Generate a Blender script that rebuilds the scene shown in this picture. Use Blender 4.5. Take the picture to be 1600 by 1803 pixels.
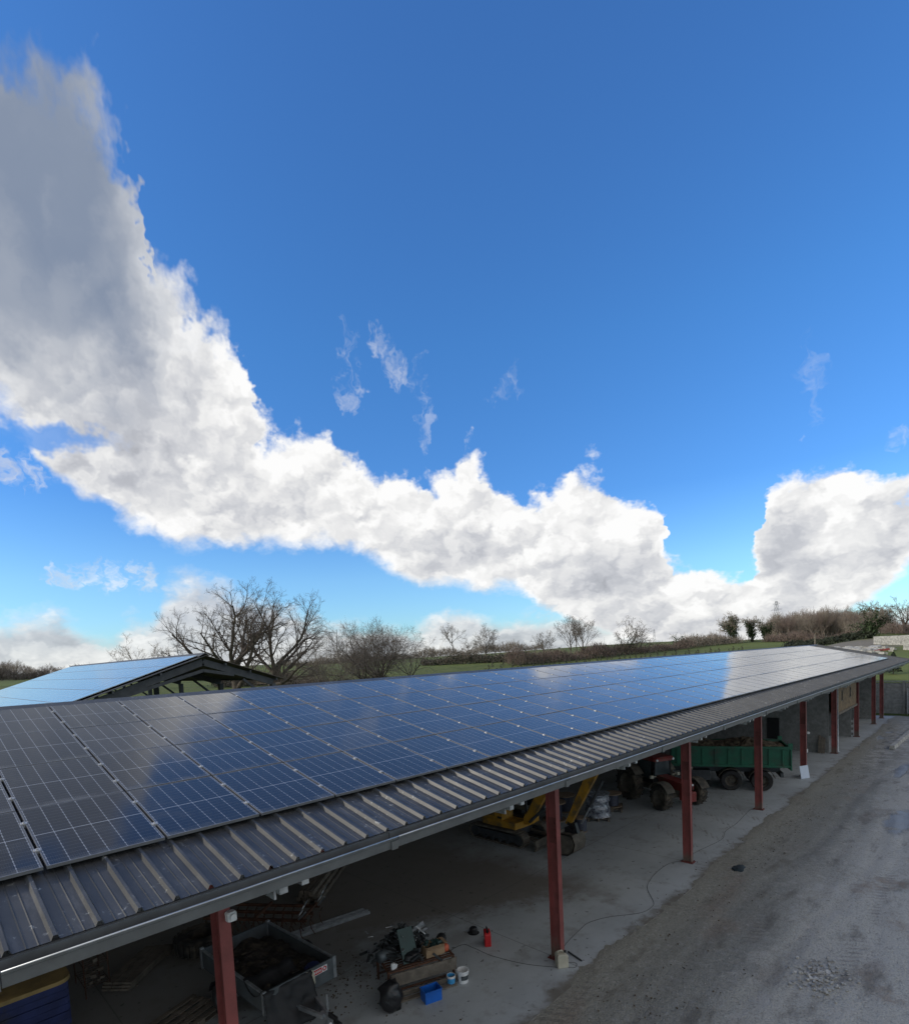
import bpy, bmesh, math, random
import numpy as np
from mathutils import Vector, Matrix, noise as mnoise

SC = bpy.context.scene
for _o in list(bpy.data.objects):
    bpy.data.objects.remove(_o)
COL = SC.collection
R = math.radians

# ------------------------------------------------------------------ camera
CAM_POS = Vector((-0.996, -6.876, 7.651))
YAW, PITCH, ROLL = 0.7749, -0.0673, -0.0482
_fw = Vector((math.cos(PITCH) * math.cos(YAW), math.cos(PITCH) * math.sin(YAW), math.sin(PITCH)))
_r0 = _fw.cross(Vector((0, 0, 1))).normalized()
_u0 = _r0.cross(_fw)
_r = _r0 * math.cos(ROLL) + _u0 * math.sin(ROLL)
_u = -_r0 * math.sin(ROLL) + _u0 * math.cos(ROLL)
cam_data = bpy.data.cameras.new('camera')
cam = bpy.data.objects.new('camera', cam_data)
COL.objects.link(cam)
cam.matrix_world = Matrix(((_r.x, _u.x, -_fw.x, CAM_POS.x), (_r.y, _u.y, -_fw.y, CAM_POS.y),
                           (_r.z, _u.z, -_fw.z, CAM_POS.z), (0, 0, 0, 1)))
cam_data.sensor_fit = 'HORIZONTAL'
cam_data.sensor_width = 36.0
cam_data.lens = 981.9 / 1600 * 36.0
cam_data.shift_y = 321.35 / 1600
cam_data.clip_start = 0.1
cam_data.clip_end = 6000
SC.camera = cam

# ------------------------------------------------------------------ light and exposure
SUN_AZ, SUN_EL = 150.0, 23.0
SC.view_settings.view_transform = 'Standard'
SC.view_settings.look = 'None'
SC.view_settings.gamma = 1.0
SC.view_settings.exposure = 0.0
SC.view_settings.use_curve_mapping = False
sun_d = bpy.data.lights.new('sun', 'SUN')
sun_d.energy = 2.0
sun_d.angle = R(2.5)
sun_d.color = (1.0, 0.93, 0.82)
sun = bpy.data.objects.new('sun', sun_d)
COL.objects.link(sun)
_sd = Vector((math.cos(R(SUN_EL)) * math.cos(R(SUN_AZ)), math.cos(R(SUN_EL)) * math.sin(R(SUN_AZ)), math.sin(R(SUN_EL))))
sun.rotation_euler = (-_sd).to_track_quat('-Z', 'Y').to_euler()
sun.location = (-40, 40, 40)

# ------------------------------------------------------------------ sky with clouds (world)
world = bpy.data.worlds.new('World')
SC.world = world
world.use_nodes = True
WT = world.node_tree
WT.nodes.clear()


class X:
    """a float or vector socket with operators that add math nodes"""
    nt = WT

    def __init__(s, k):
        s.k = k

    def _m(op, *a):
        n = X.nt.nodes.new('ShaderNodeMath')
        n.operation = op
        for i, v in enumerate(a):
            if isinstance(v, X):
                X.nt.links.new(v.k, n.inputs[i])
            else:
                n.inputs[i].default_value = v
        return X(n.outputs[0])

    def __add__(s, o): return X._m('ADD', s, o)
    def __radd__(s, o): return X._m('ADD', o, s)
    def __sub__(s, o): return X._m('SUBTRACT', s, o)
    def __rsub__(s, o): return X._m('SUBTRACT', o, s)
    def __mul__(s, o): return X._m('MULTIPLY', s, o)
    def __rmul__(s, o): return X._m('MULTIPLY', o, s)
    def __truediv__(s, o): return X._m('DIVIDE', s, o)


def mn(a, b): return X._m('MINIMUM', a, b)
def mx(a, b): return X._m('MAXIMUM', a, b)
def smin(a, b, c): return X._m('SMOOTH_MIN', a, b, c)
def smax(a, b, c): return X._m('SMOOTH_MAX', a, b, c)


def step(v, a, b, lo=0.0, hi=1.0, mode='SMOOTHSTEP'):
    n = X.nt.nodes.new('ShaderNodeMapRange')
    n.interpolation_type = mode
    X.nt.links.new(v.k, n.inputs[0])
    for i, q in enumerate((a, b, lo, hi)):
        if isinstance(q, X):
            X.nt.links.new(q.k, n.inputs[i + 1])
        else:
            n.inputs[i + 1].default_value = q
    return X(n.outputs[0])


def tnoise(vec, scale, detail=5.0, rough=0.55, dist=0.0, lac=2.0, dims='3D'):
    n = X.nt.nodes.new('ShaderNodeTexNoise')
    n.noise_dimensions = dims
    n.inputs['Scale'].default_value = scale
    n.inputs['Detail'].default_value = detail
    n.inputs['Roughness'].default_value = rough
    n.inputs['Lacunarity'].default_value = lac
    n.inputs['Distortion'].default_value = dist
    if vec is not None:
        X.nt.links.new(vec.k, n.inputs['Vector'])
    return n


def vmath(op, a, b=None, scale=None):
    n = X.nt.nodes.new('ShaderNodeVectorMath')
    n.operation = op
    for i, v in enumerate((a, b)):
        if v is None:
            continue
        if isinstance(v, X):
            X.nt.links.new(v.k, n.inputs[i])
        else:
            n.inputs[i].default_value = v
    if scale is not None:
        if isinstance(scale, X):
            X.nt.links.new(scale.k, n.inputs['Scale'])
        else:
            n.inputs['Scale'].default_value = scale
    return X(n.outputs[0])


def split(v):
    n = X.nt.nodes.new('ShaderNodeSeparateXYZ')
    X.nt.links.new(v.k, n.inputs[0])
    return [X(o) for o in n.outputs]


def mixc(f, a, b, mode='MIX'):
    n = X.nt.nodes.new('ShaderNodeMix')
    n.data_type = 'RGBA'
    n.blend_type = mode
    for i, v in ((0, f), (6, a), (7, b)):
        if isinstance(v, X):
            X.nt.links.new(v.k, n.inputs[i])
        elif i == 0:
            n.inputs[0].default_value = v
        else:
            n.inputs[i].default_value = (v[0], v[1], v[2], 1)
    return X(n.outputs[2])


def curve(v, pts, x0, x1, ymax):
    n = X.nt.nodes.new('ShaderNodeFloatCurve')
    c = n.mapping.curves[0]
    n.mapping.use_clip = False
    pts = sorted(((x - x0) / (x1 - x0), y / ymax) for x, y in pts)
    while len(c.points) < len(pts):
        c.points.new(0.5, 0.5)
    for p, q in zip(c.points, pts):
        p.location = q
        p.handle_type = 'AUTO_CLAMPED'
    n.mapping.update()
    t = step(v, x0, x1, mode='LINEAR')
    X.nt.links.new(t.k, n.inputs['Value'])
    return X(n.outputs[0]) * ymax


def build_sky():
    tc = WT.nodes.new('ShaderNodeTexCoord')
    D = vmath('NORMALIZE', X(tc.outputs['Generated']))
    dx, dy, dz = split(D)
    az = X._m('ARCTAN2', dy, dx) * 57.29578
    el = X._m('ARCSINE', dz) * 57.29578
    # sky chart in degrees: features shrink toward the horizon
    elp = mx(el, 0.0)
    size = (elp + 11.0) / 30.0
    vv = X._m('LOGARITHM', elp / 38.0 + 1.0, math.e) * 50.0
    cmb = WT.nodes.new('ShaderNodeCombineXYZ')
    WT.links.new((az * 0.75).k, cmb.inputs[0])
    WT.links.new(vv.k, cmb.inputs[1])
    Q = X(cmb.outputs[0])

    def n2(vec, scale, detail, rough=0.55):
        return tnoise(vec, scale, detail, rough, dims='2D')
    wn = n2(Q, 0.11, 2.0)
    wx, wy, wz = split(X(wn.outputs['Color']))
    wf = n2(Q, 0.55, 3.0, 0.6)
    fx, fy, fz = split(X(wf.outputs['Color']))
    azw = az + (wx - 0.5) * 3.4 * size + (fx - 0.5) * 2.8 * size
    elw = el + (wy - 0.5) * 3.4 * size + (fy - 0.5) * 2.8 * size

    def billow(vec):
        n = WT.nodes.new('ShaderNodeTexVoronoi')
        n.voronoi_dimensions = '2D'
        n.feature = 'F1'
        n.inputs['Scale'].default_value = 0.24
        n.inputs['Detail'].default_value = 1.6
        n.inputs['Roughness'].default_value = 0.5
        n.inputs['Lacunarity'].default_value = 2.4
        WT.links.new(vec.k, n.inputs['Vector'])
        return 1.0 - X(n.outputs['Distance'])
    Qw = vmath('ADD', Q, vmath('SCALE', vmath('SUBTRACT', X(wf.outputs['Color']), (0.5, 0.5, 0.5)), scale=3.0))
    bil = billow(Qw)
    bils = billow(vmath('ADD', Qw, (0.55, 0.75, 0.0)))
    P = Q
    TOP = [(-15, 58), (-9, 34), (-3, 14), (2.6, 11.9), (5.2, 13.3), (8.1, 14.4), (10.8, 15.6), (13.4, 15.0), (14.9, 13.0), (15.5, 9.0), (16.1, 6.4), (20.5, 7.1), (23.2, 8.2), (23.6, 11.5), (24.3, 14.6), (26.8, 15.4), (29.4, 18.2), (32.1, 17.1), (34.4, 16.3), (37.7, 16.8), (40.4, 19.7), (41.7, 22.2), (43.8, 19.4), (46.7, 19.0), (50, 19.4), (53.3, 21.3), (56.4, 22.8), (59.1, 23), (61.2, 22.2), (62.6, 24.3), (63.0, 27.2), (64.2, 28.8), (66.4, 30.2), (68.6, 31.9), (69.7, 32.2), (70.2, 36.5), (70.8, 39.0), (72.0, 40.6), (73.6, 41.8), (75.1, 42.4), (77.4, 43.0), (81.5, 44.0), (90, 48), (98, 54), (105, 58)]
    BOT = [(-15, 6), (2.5, 5.7), (5.2, 5), (7, 3.2), (10.8, 1.4), (12.8, 0.2), (17.3, -1.0), (27.2, 0.6), (34.8, 4.2), (38.2, 6.1), (46.2, 6.8), (49.6, 8.3), (52.3, 9.8), (60.5, 10.6), (68.1, 10.7), (72.6, 12), (74.6, 13.2), (76.6, 14), (78.1, 15.2), (79.0, 17.0), (80.2, 18.6), (81.8, 19.2), (90, 16), (98, 9), (105, 6)]
    TOPB = [(-15, 2.5), (5.2, 2.4), (6.6, 2.7), (8.8, 1.8), (17.3, 1.7), (27.2, 3.2), (32.6, 4.1), (36, 4), (40, 3.9), (43.1, 5.3), (46.3, 4.6), (48.7, 3.9), (52.7, 4.1), (56.6, 4.6), (60.8, 6.1), (64.8, 7.5), (66.3, 8.8), (68.7, 9.1), (71.1, 8.2), (72.4, 5.4), (74, 5.2), (75.8, 4.1), (77.4, 4.7), (79.3, 5.7), (80.8, 5.4), (84.4, 5.2), (95, 4), (105, 2.5)]
    top = curve(azw, TOP, -15, 105, 60)
    bot = curve(azw, BOT, -15, 105, 50)
    topb = curve(azw, TOPB, -15, 105, 50)
    dA = smin(top - elw, elw - bot, 0.8)
    elb0 = el + (wy - 0.5) * 2.0 * size + (fy - 0.5) * 1.2 * size
    # puff noise that eats into the edges
    pn = X(n2(Q, 0.32, 5.0, 0.6).outputs[0])
    lo = wz
    calm = step(elw, 24.0, 33.0, 1.0, 0.42)
    eA = smin((top - elw) / size + ((pn - 0.5) * 6.5 + (bil - 0.55) * 3.2) * calm, (elb0 - bot) / size + (pn - 0.5) * 3.0 + (bil - 0.55) * 1.2, 0.8)
    # the gap of blue between the big cloud and the low left one
    hx = (az - 81.0 + (fx - 0.5) * 5.0) / 7.5
    hy = (el - 18.6 + (fy - 0.5) * 3.0 + (az - 81.0) * 0.10) / 1.15
    hole = step(X._m('SQRT', hx * hx + hy * hy), 0.45, 1.25)
    densA = step(eA, -0.5, 2.0) * (hole * 0.85 + 0.15)
    elb = el + ((wy - 0.5) * 2.0 + (fy - 0.5) * 1.2) * size
    dB = topb - elb
    eB = dB / size + (pn - 0.5) * 6.0 + (bil - 0.55) * 3.0
    densB = step(eB, -1.2, 4.2) * 0.90
    # wisps
    wisp = None
    pw = X(n2(vmath('MULTIPLY', Qw, (1.5, 0.8, 1.0)), 0.5, 3.0, 0.62).outputs[0])
    for (a0, e0, ra, re, k, amp) in ((76.7, 8.3, 2.6, 1.1, 0.15, 0.8), (73.05, 8.65, 1.5, 1.0, -0.5, 0.8), (53.3, 25.6, 1.1, 2.5, 0.0, 0.42),
                                     (49.3, 27.0, 2.0, 1.5, -0.6, 0.5), (46.2, 23.8, 0.8, 2.8, -0.3, 0.40), (37.1, 24.4, 1.2, 0.8, 0.4, 0.25),
                                     (11.1, 21.3, 1.1, 2.6, 0.25, 0.22), (5.4, 15.6, 1.0, 0.9, 0.5, 0.3), (80.7, 16.1, 3.2, 1.4, 0.2, 0.75)):
        u = (azw - a0) / ra
        v = (elw - e0 + (az - a0) * k) / re
        w = step(u * u + v * v + (pw - 0.5) * 6.5, 1.4, -1.1) * (amp * 0.75)
        wisp = w if wisp is None else mx(wisp, w)
    dens = mx(densA, densB)
    # ---- cloud shading: self shadow toward the sun (left), grey bases, the thick dark cloud high on the left
    rel = (bil - bils) * 0.22 + (pn - 0.5) * 0.05 + (wx - 0.5) * 0.10
    thick = step(dA / size, 0.0, 12.0)
    tt = (elw - bot) / mx(top - bot, 1.0)
    base = step(tt, 0.70, 0.02)
    gx = (azw - 82.0) / 16.5
    gy = (elw - 34.0) / 14.0
    gl = X._m('SQRT', gx * gx + gy * gy) + (lo - 0.5) * 0.55
    grey = step(gl, 1.14, 0.58)
    edge = step(dA / size, 5.0, 0.0)
    bright = 0.958 + rel * (1.0 - grey * 0.6) + edge * 0.05 - base * (0.05 + thick * 0.13) - thick * step(lo, 0.62, 0.38) * 0.11
    brB = 0.90 + rel * 0.9 - step(dB, 0.2, 2.6) * step(lo, 0.62, 0.36) * 0.12
    inB = step(densB - densA, -0.1, 0.3)
    br = mx(mn(bright * (1.0 - inB) + brB * inB, 1.0), 0.66)
    cool = step(br, 0.97, 0.70)
    tint = mixc(cool, (1.0, 0.995, 0.985), (0.94, 0.965, 1.04))
    ccol = vmath('SCALE', tint, scale=br * br)
    gcol = mixc(step(lo + rel * 0.8, 0.35, 0.65), (0.20, 0.255, 0.36), (0.30, 0.345, 0.43))
    ccol = mixc(grey * 0.94, ccol, gcol)
    # ---- clear sky
    sky = WT.nodes.new('ShaderNodeTexSky')
    sky.sky_type = 'NISHITA'
    sky.sun_disc = False
    sky.sun_elevation = R(SUN_EL)
    sky.sun_rotation = R(90.0 - SUN_AZ)
    sky.altitude = 100
    sky.air_density = 1.0
    sky.dust_density = 0.6
    sky.ozone_density = 2.0
    rp = WT.nodes.new('ShaderNodeValToRGB')
    cr = rp.color_ramp
    stops = ((0.0, (0.50, 0.75, 1.0)), (8.0, (0.48, 0.74, 1.0)), (15.0, (0.32, 0.62, 0.98)), (28.0, (0.33, 0.70, 1.08)), (48.0, (0.37, 0.73, 1.16)))
    while len(cr.elements) < len(stops):
        cr.elements.new(0.5)
    for e, (d, c) in zip(cr.elements, stops):
        e.position = d / 60.0
        e.color = (c[0], c[1], c[2], 1)
    WT.links.new(step(el, 0.0, 60.0, mode='LINEAR').k, rp.inputs[0])
    skc = vmath('SCALE', vmath('MULTIPLY', X(sky.outputs[0]), X(rp.outputs[0])), scale=2.0)
    cl = vmath('SCALE', ccol, scale=10.0)
    alpha = mn(mx(dens, wisp), 0.985) * step(el, -3.0, -0.5)
    c = mixc(alpha, skc, cl)
    bg = WT.nodes.new('ShaderNodeBackground')
    bg.inputs['Strength'].default_value = 0.1
    WT.links.new(c.k, bg.inputs['Color'])
    out = WT.nodes.new('ShaderNodeOutputWorld')
    WT.links.new(bg.outputs[0], out.inputs['Surface'])


build_sky()
world.cycles.sampling_method = 'MANUAL'
world.cycles.sample_map_resolution = 1024
SC.cycles.max_bounces = 8
SC.cycles.diffuse_bounces = 3
SC.cycles.glossy_bounces = 3

# ------------------------------------------------------------------ mesh helpers
def V3(*a): return Vector(a)


class MB:
    """collects shapes and links them as one mesh object"""

    def __init__(s):
        s.v, s.f = [], []

    def add(s, vs, fs):
        o = len(s.v)
        s.v += [tuple(p) for p in vs]
        s.f += [tuple(i + o for i in f) for f in fs]
        return s

    def box(s, x0, x1, y0, y1, z0, z1):
        return s.add([(x0, y0, z0), (x1, y0, z0), (x1, y1, z0), (x0, y1, z0), (x0, y0, z1), (x1, y0, z1), (x1, y1, z1), (x0, y1, z1)],
                     [(3, 2, 1, 0), (4, 5, 6, 7), (0, 1, 5, 4), (1, 2, 6, 5), (2, 3, 7, 6), (3, 0, 4, 7)])

    def bbox(s, x0, x1, y0, y1, z0, z1, b):
        """box with chamfered vertical and top edges"""
        ring = lambda i, z: [(x0 + i + b, y0 + i, z), (x1 - i - b, y0 + i, z), (x1 - i, y0 + i + b, z), (x1 - i, y1 - i - b, z),
                             (x1 - i - b, y1 - i, z), (x0 + i + b, y1 - i, z), (x0 + i, y1 - i - b, z), (x0 + i, y0 + i + b, z)]
        vs = ring(0, z0) + ring(0, z1 - b) + ring(b * 0.7, z1)
        fs = [tuple(range(7, -1, -1)), tuple(range(16, 24))]
        for r in (0, 8):
            fs += [(r + i, r + (i + 1) % 8, r + 8 + (i + 1) % 8, r + 8 + i) for i in range(8)]
        return s.add(vs, fs)

    def obb(s, c, size, m):
        a, b, d = size[0] / 2, size[1] / 2, size[2] / 2
        vs = [Vector(c) + m @ Vector((x, y, z)) for z in (-d, d) for x, y in ((-a, -b), (a, -b), (a, b), (-a, b))]
        return s.add(vs, [(3, 2, 1, 0), (4, 5, 6, 7), (0, 1, 5, 4), (1, 2, 6, 5), (2, 3, 7, 6), (3, 0, 4, 7)])

    def bar(s, p, q, w, t, up=(0, 0, 1)):
        p, q = Vector(p), Vector(q)
        d = (q - p).normalized()
        u = Vector(up)
        x = d.cross(u)
        if x.length < 1e-4:
            x = d.cross(Vector((1, 0, 0)))
        x.normalize()
        y = x.cross(d)
        vs = [e + x * (i * w / 2) + y * (j * t / 2) for e in (p, q) for i, j in ((-1, -1), (1, -1), (1, 1), (-1, 1))]
        return s.add(vs, [(0, 1, 2, 3), (7, 6, 5, 4), (1, 0, 4, 5), (2, 1, 5, 6), (3, 2, 6, 7), (0, 3, 7, 4)])

    def tube(s, pts, rad, n=8, caps=True):
        pts = [Vector(p) for p in pts]
        if not isinstance(rad, (list, tuple)):
            rad = [rad] * len(pts)
        o = len(s.v)
        ref = None
        for i, p in enumerate(pts):
            d = (pts[min(i + 1, len(pts) - 1)] - pts[max(i - 1, 0)])
            d = d.normalized() if d.length > 1e-9 else Vector((0, 0, 1))
            if ref is None:
                ref = d.orthogonal().normalized()
            x = (ref - d * ref.dot(d))
            x = x.normalized() if x.length > 1e-6 else d.orthogonal().normalized()
            ref = x
            y = d.cross(x)
            for k in range(n):
                a = 2 * math.pi * k / n
                s.v.append(tuple(p + (x * math.cos(a) + y * math.sin(a)) * rad[i]))
        for i in range(len(pts) - 1):
            for k in range(n):
                a, b = o + i * n + k, o + i * n + (k + 1) % n
                s.f.append((a, b, b + n, a + n))
        if caps:
            s.f.append(tuple(o + k for k in range(n - 1, -1, -1)))
            s.f.append(tuple(o + (len(pts) - 1) * n + k for k in range(n)))
        return s

    def lathe(s, prof, n=24, c=(0, 0, 0), m=None, closed=False, caps=True):
        """profile of (radius, height) turned round the local z axis"""
        o = len(s.v)
        c = Vector(c)
        for r, z in prof:
            for k in range(n):
                a = 2 * math.pi * k / n
                p = Vector((r * math.cos(a), r * math.sin(a), z))
                s.v.append(tuple(c + (m @ p if m else p)))
        L = len(prof)
        for i in range(L if closed else L - 1):
            for k in range(n):
                a, b = o + i * n + k, o + i * n + (k + 1) % n
                a2, b2 = o + ((i + 1) % L) * n + k, o + ((i + 1) % L) * n + (k + 1) % n
                s.f.append((a, b, b2, a2))
        if not closed and caps:
            if prof[0][0] > 1e-6:
                s.f.append(tuple(o + k for k in range(n - 1, -1, -1)))
            if prof[-1][0] > 1e-6:
                s.f.append(tuple(o + (L - 1) * n + k for k in range(n)))
        return s

    def prism(s, poly, a, b, ax='y'):
        """polygon in the plane across axis ax, extruded from a to b; polygon coordinates are the other two axes in xyz order"""
        def P(u, v, w):
            return {'x': (w, u, v), 'y': (u, w, v), 'z': (u, v, w)}[ax]
        n = len(poly)
        vs = [P(u, v, a) for u, v in poly] + [P(u, v, b) for u, v in poly]
        fs = [tuple(range(n)), tuple(range(2 * n - 1, n - 1, -1))] + [((i + 1) % n, i, n + i, n + (i + 1) % n) for i in range(n)]
        return s.add(vs, fs)

    def build(s, name, mat, parent=None, loc=None, rot=None, smooth=False, fix=True):
        me = bpy.data.meshes.new(name)
        me.from_pydata(s.v, [], s.f)
        if fix:
            bm = bmesh.new()
            bm.from_mesh(me)
            bmesh.ops.recalc_face_normals(bm, faces=bm.faces)
            bm.to_mesh(me)
            bm.free()
        if smooth:
            me.polygons.foreach_set('use_smooth', [True] * len(me.polygons))
        me.materials.append(mat)
        me.update()
        return link(name, me, parent, loc, rot)


def link(name, data, parent=None, loc=None, rot=None):
    o = bpy.data.objects.new(name, data)
    COL.objects.link(o)
    if parent is not None:
        o.parent = parent
    if loc is not None:
        o.location = loc
    if rot is not None:
        o.rotation_euler = rot
    return o


def tag(o, label=None, cat=None, group=None, kind=None):
    for k, v in (('label', label), ('category', cat), ('group', group), ('kind', kind)):
        if v:
            o[k] = v
    return o


def empty(name, loc, label, cat, group=None, rz=0.0):
    o = link(name, None, None, loc, (0, 0, rz))
    o.empty_display_size = 0.2
    return tag(o, label, cat, group)


def copy_tree(o, parent=None):
    c = o.copy()
    COL.objects.link(c)
    if parent is not None:
        c.parent = parent
    for ch in list(o.children):
        copy_tree(ch, c)
    return c


# ------------------------------------------------------------------ materials
MATS = {}


def mat(name, col, rough=0.6, metal=0.0, var=0.18, vs=2.5, bump=0.0, bs=30.0, col2=None, thr=(0.52, 0.68), cs=1.3, spec=0.5, rvar=0.1):
    m = bpy.data.materials.new(name)
    m.use_nodes = True
    nt = m.node_tree
    X.nt = nt
    b = nt.nodes['Principled BSDF']
    tc = nt.nodes.new('ShaderNodeTexCoord')
    O = X(tc.outputs['Object'])
    n1 = X(tnoise(O, vs, 6, 0.6).outputs[0])
    c = mixc(step(n1, 0.3, 0.7), tuple(q * (1 - var) for q in col), tuple(min(1, q * (1 + var)) for q in col))
    if col2 is not None:
        n2 = X(tnoise(O, cs, 8, 0.65).outputs[0])
        c = mixc(step(n2, thr[0], thr[1]), c, col2)
    nt.links.new(c.k, b.inputs['Base Color'])
    nt.links.new((n1 * (2 * rvar) + (rough - rvar)).k, b.inputs['Roughness'])
    b.inputs['Metallic'].default_value = metal
    b.inputs['Specular IOR Level'].default_value = spec
    if bump:
        n3 = X(tnoise(O, bs, 5, 0.6).outputs[0])
        bp = nt.nodes.new('ShaderNodeBump')
        bp.inputs['Strength'].default_value = min(1.0, bump)
        bp.inputs['Distance'].default_value = 0.02
        nt.links.new(n3.k, bp.inputs['Height'])
        nt.links.new(bp.outputs[0], b.inputs['Normal'])
    MATS[name] = m
    return m


def base_mat(name):
    m = bpy.data.materials.new(name)
    m.use_nodes = True
    X.nt = m.node_tree
    MATS[name] = m
    return m, m.node_tree, m.node_tree.nodes['Principled BSDF']


def lnk(nt, x, sock):
    nt.links.new(x.k, sock)


def setbump(nt, b, hgt, strength=0.5, dist=0.02):
    bp = nt.nodes.new('ShaderNodeBump')
    bp.inputs['Strength'].default_value = strength
    bp.inputs['Distance'].default_value = dist
    nt.links.new(hgt.k, bp.inputs['Height'])
    nt.links.new(bp.outputs[0], b.inputs['Normal'])


PW, PL = 1.124, 1.506         # solar panel width and length
PITCH_X, PITCH_S = 1.154, 1.5257


def pv_material():
    m, nt, b = base_mat('solar_cells')
    tc = nt.nodes.new('ShaderNodeTexCoord')
    x, y, z = split(X(tc.outputs['Object']))

    def line(v, period, off, w):
        t = X._m('PINGPONG', v - off, period / 2)      # distance to the nearest multiple
        return step(t, w * 0.5, w * 0.5 + 0.002, 1.0, 0.0)
    cw = (PW - 0.05) / 6
    cl = (PL / 2 - 0.03) / 9
    col = line(x, cw, 0.025, 0.0055)
    row = line(y, cl, 0.02, 0.003)
    dots = line(x, cw, 0.025, 0.011) * line(y, cl, 0.02, 0.016)
    bus = line(x, cw / 9, 0.025, 0.0012)
    mid = step(X._m('ABSOLUTE', y - PL / 2), 0.0055, 0.0075, 1.0, 0.0)
    edge = mx(step(X._m('ABSOLUTE', x - PW / 2), PW / 2 - 0.024, PW / 2 - 0.022), step(X._m('ABSOLUTE', y - PL / 2), PL / 2 - 0.022, PL / 2 - 0.020))
    dash = step(line(y, 0.055, 0.0, 0.026), 0.2, 0.8, 0.35, 0.85)
    g = mx(mx(col * dash, row * 0.16), mx(dots * 0.9, mx(mid * 0.85, edge * 0.2)))
    oi = nt.nodes.new('ShaderNodeObjectInfo')
    rnd = X(oi.outputs['Random'])
    cell = mixc(rnd, (0.010, 0.011, 0.017), (0.015, 0.017, 0.027))
    cell = mixc(bus * 0.25, cell, (0.09, 0.10, 0.13))
    c = mixc(mn(g, 1.0), cell, (0.34, 0.36, 0.40))
    n = X(tnoise(vmath('ADD', X(tc.outputs['Object']), vmath('SCALE', X(oi.outputs['Location']), scale=0.37)), 3.0, 4, 0.6).outputs[0])
    dust = step(y, 0.16, 0.015) * step(n, 0.35, 0.65) * 0.30 + step(n, 0.52, 0.75) * 0.06
    c = mixc(dust, c, (0.20, 0.195, 0.18))
    lnk(nt, c, b.inputs['Base Color'])
    lnk(nt, n * 0.06 + rnd * 0.03 + 0.05 + dust * 0.5, b.inputs['Roughness'])
    b.inputs['IOR'].default_value = 1.52
    b.inputs['Sheen Weight'].default_value = 0.10
    b.inputs['Sheen Roughness'].default_value = 0.35
    b.inputs['Coat Weight'].default_value = 0.12
    b.inputs['Specular Tint'].default_value = (1.0, 0.93, 0.82, 1.0)
    b.inputs['Coat Roughness'].default_value = 0.12
    b.inputs['Specular IOR Level'].default_value = 0.5
    return m


def roof_material():
    m, nt, b = base_mat('anthracite_roof_sheet')
    g = nt.nodes.new('ShaderNodeNewGeometry')
    P = X(g.outputs['Position'])
    n1 = X(tnoise(P, 1.4, 6, 0.65).outputs[0])
    stretched = vmath('MULTIPLY', P, (3.0, 0.7, 0.7))
    n2 = X(tnoise(stretched, 3.0, 8, 0.7).outputs[0])
    n3 = X(tnoise(P, 14.0, 5, 0.7).outputs[0])
    c = mixc(step(n1, 0.3, 0.7), (0.056, 0.058, 0.061), (0.078, 0.079, 0.080))
    c = mixc(step(n2, 0.50, 0.72) * 0.45, c, (0.15, 0.155, 0.165))
    drops = step(n3, 0.59, 0.66) * step(n1, 0.47, 0.60)
    c = mixc(drops * 0.75, c, (0.42, 0.43, 0.42))
    c = mixc(X(g.outputs['Backfacing']), c, (0.42, 0.43, 0.43))      # pale back coat on the underside
    lnk(nt, c, b.inputs['Base Color'])
    lnk(nt, n2 * 0.25 + 0.33, b.inputs['Roughness'])
    b.inputs['Specular IOR Level'].default_value = 0.5
    return m


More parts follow.
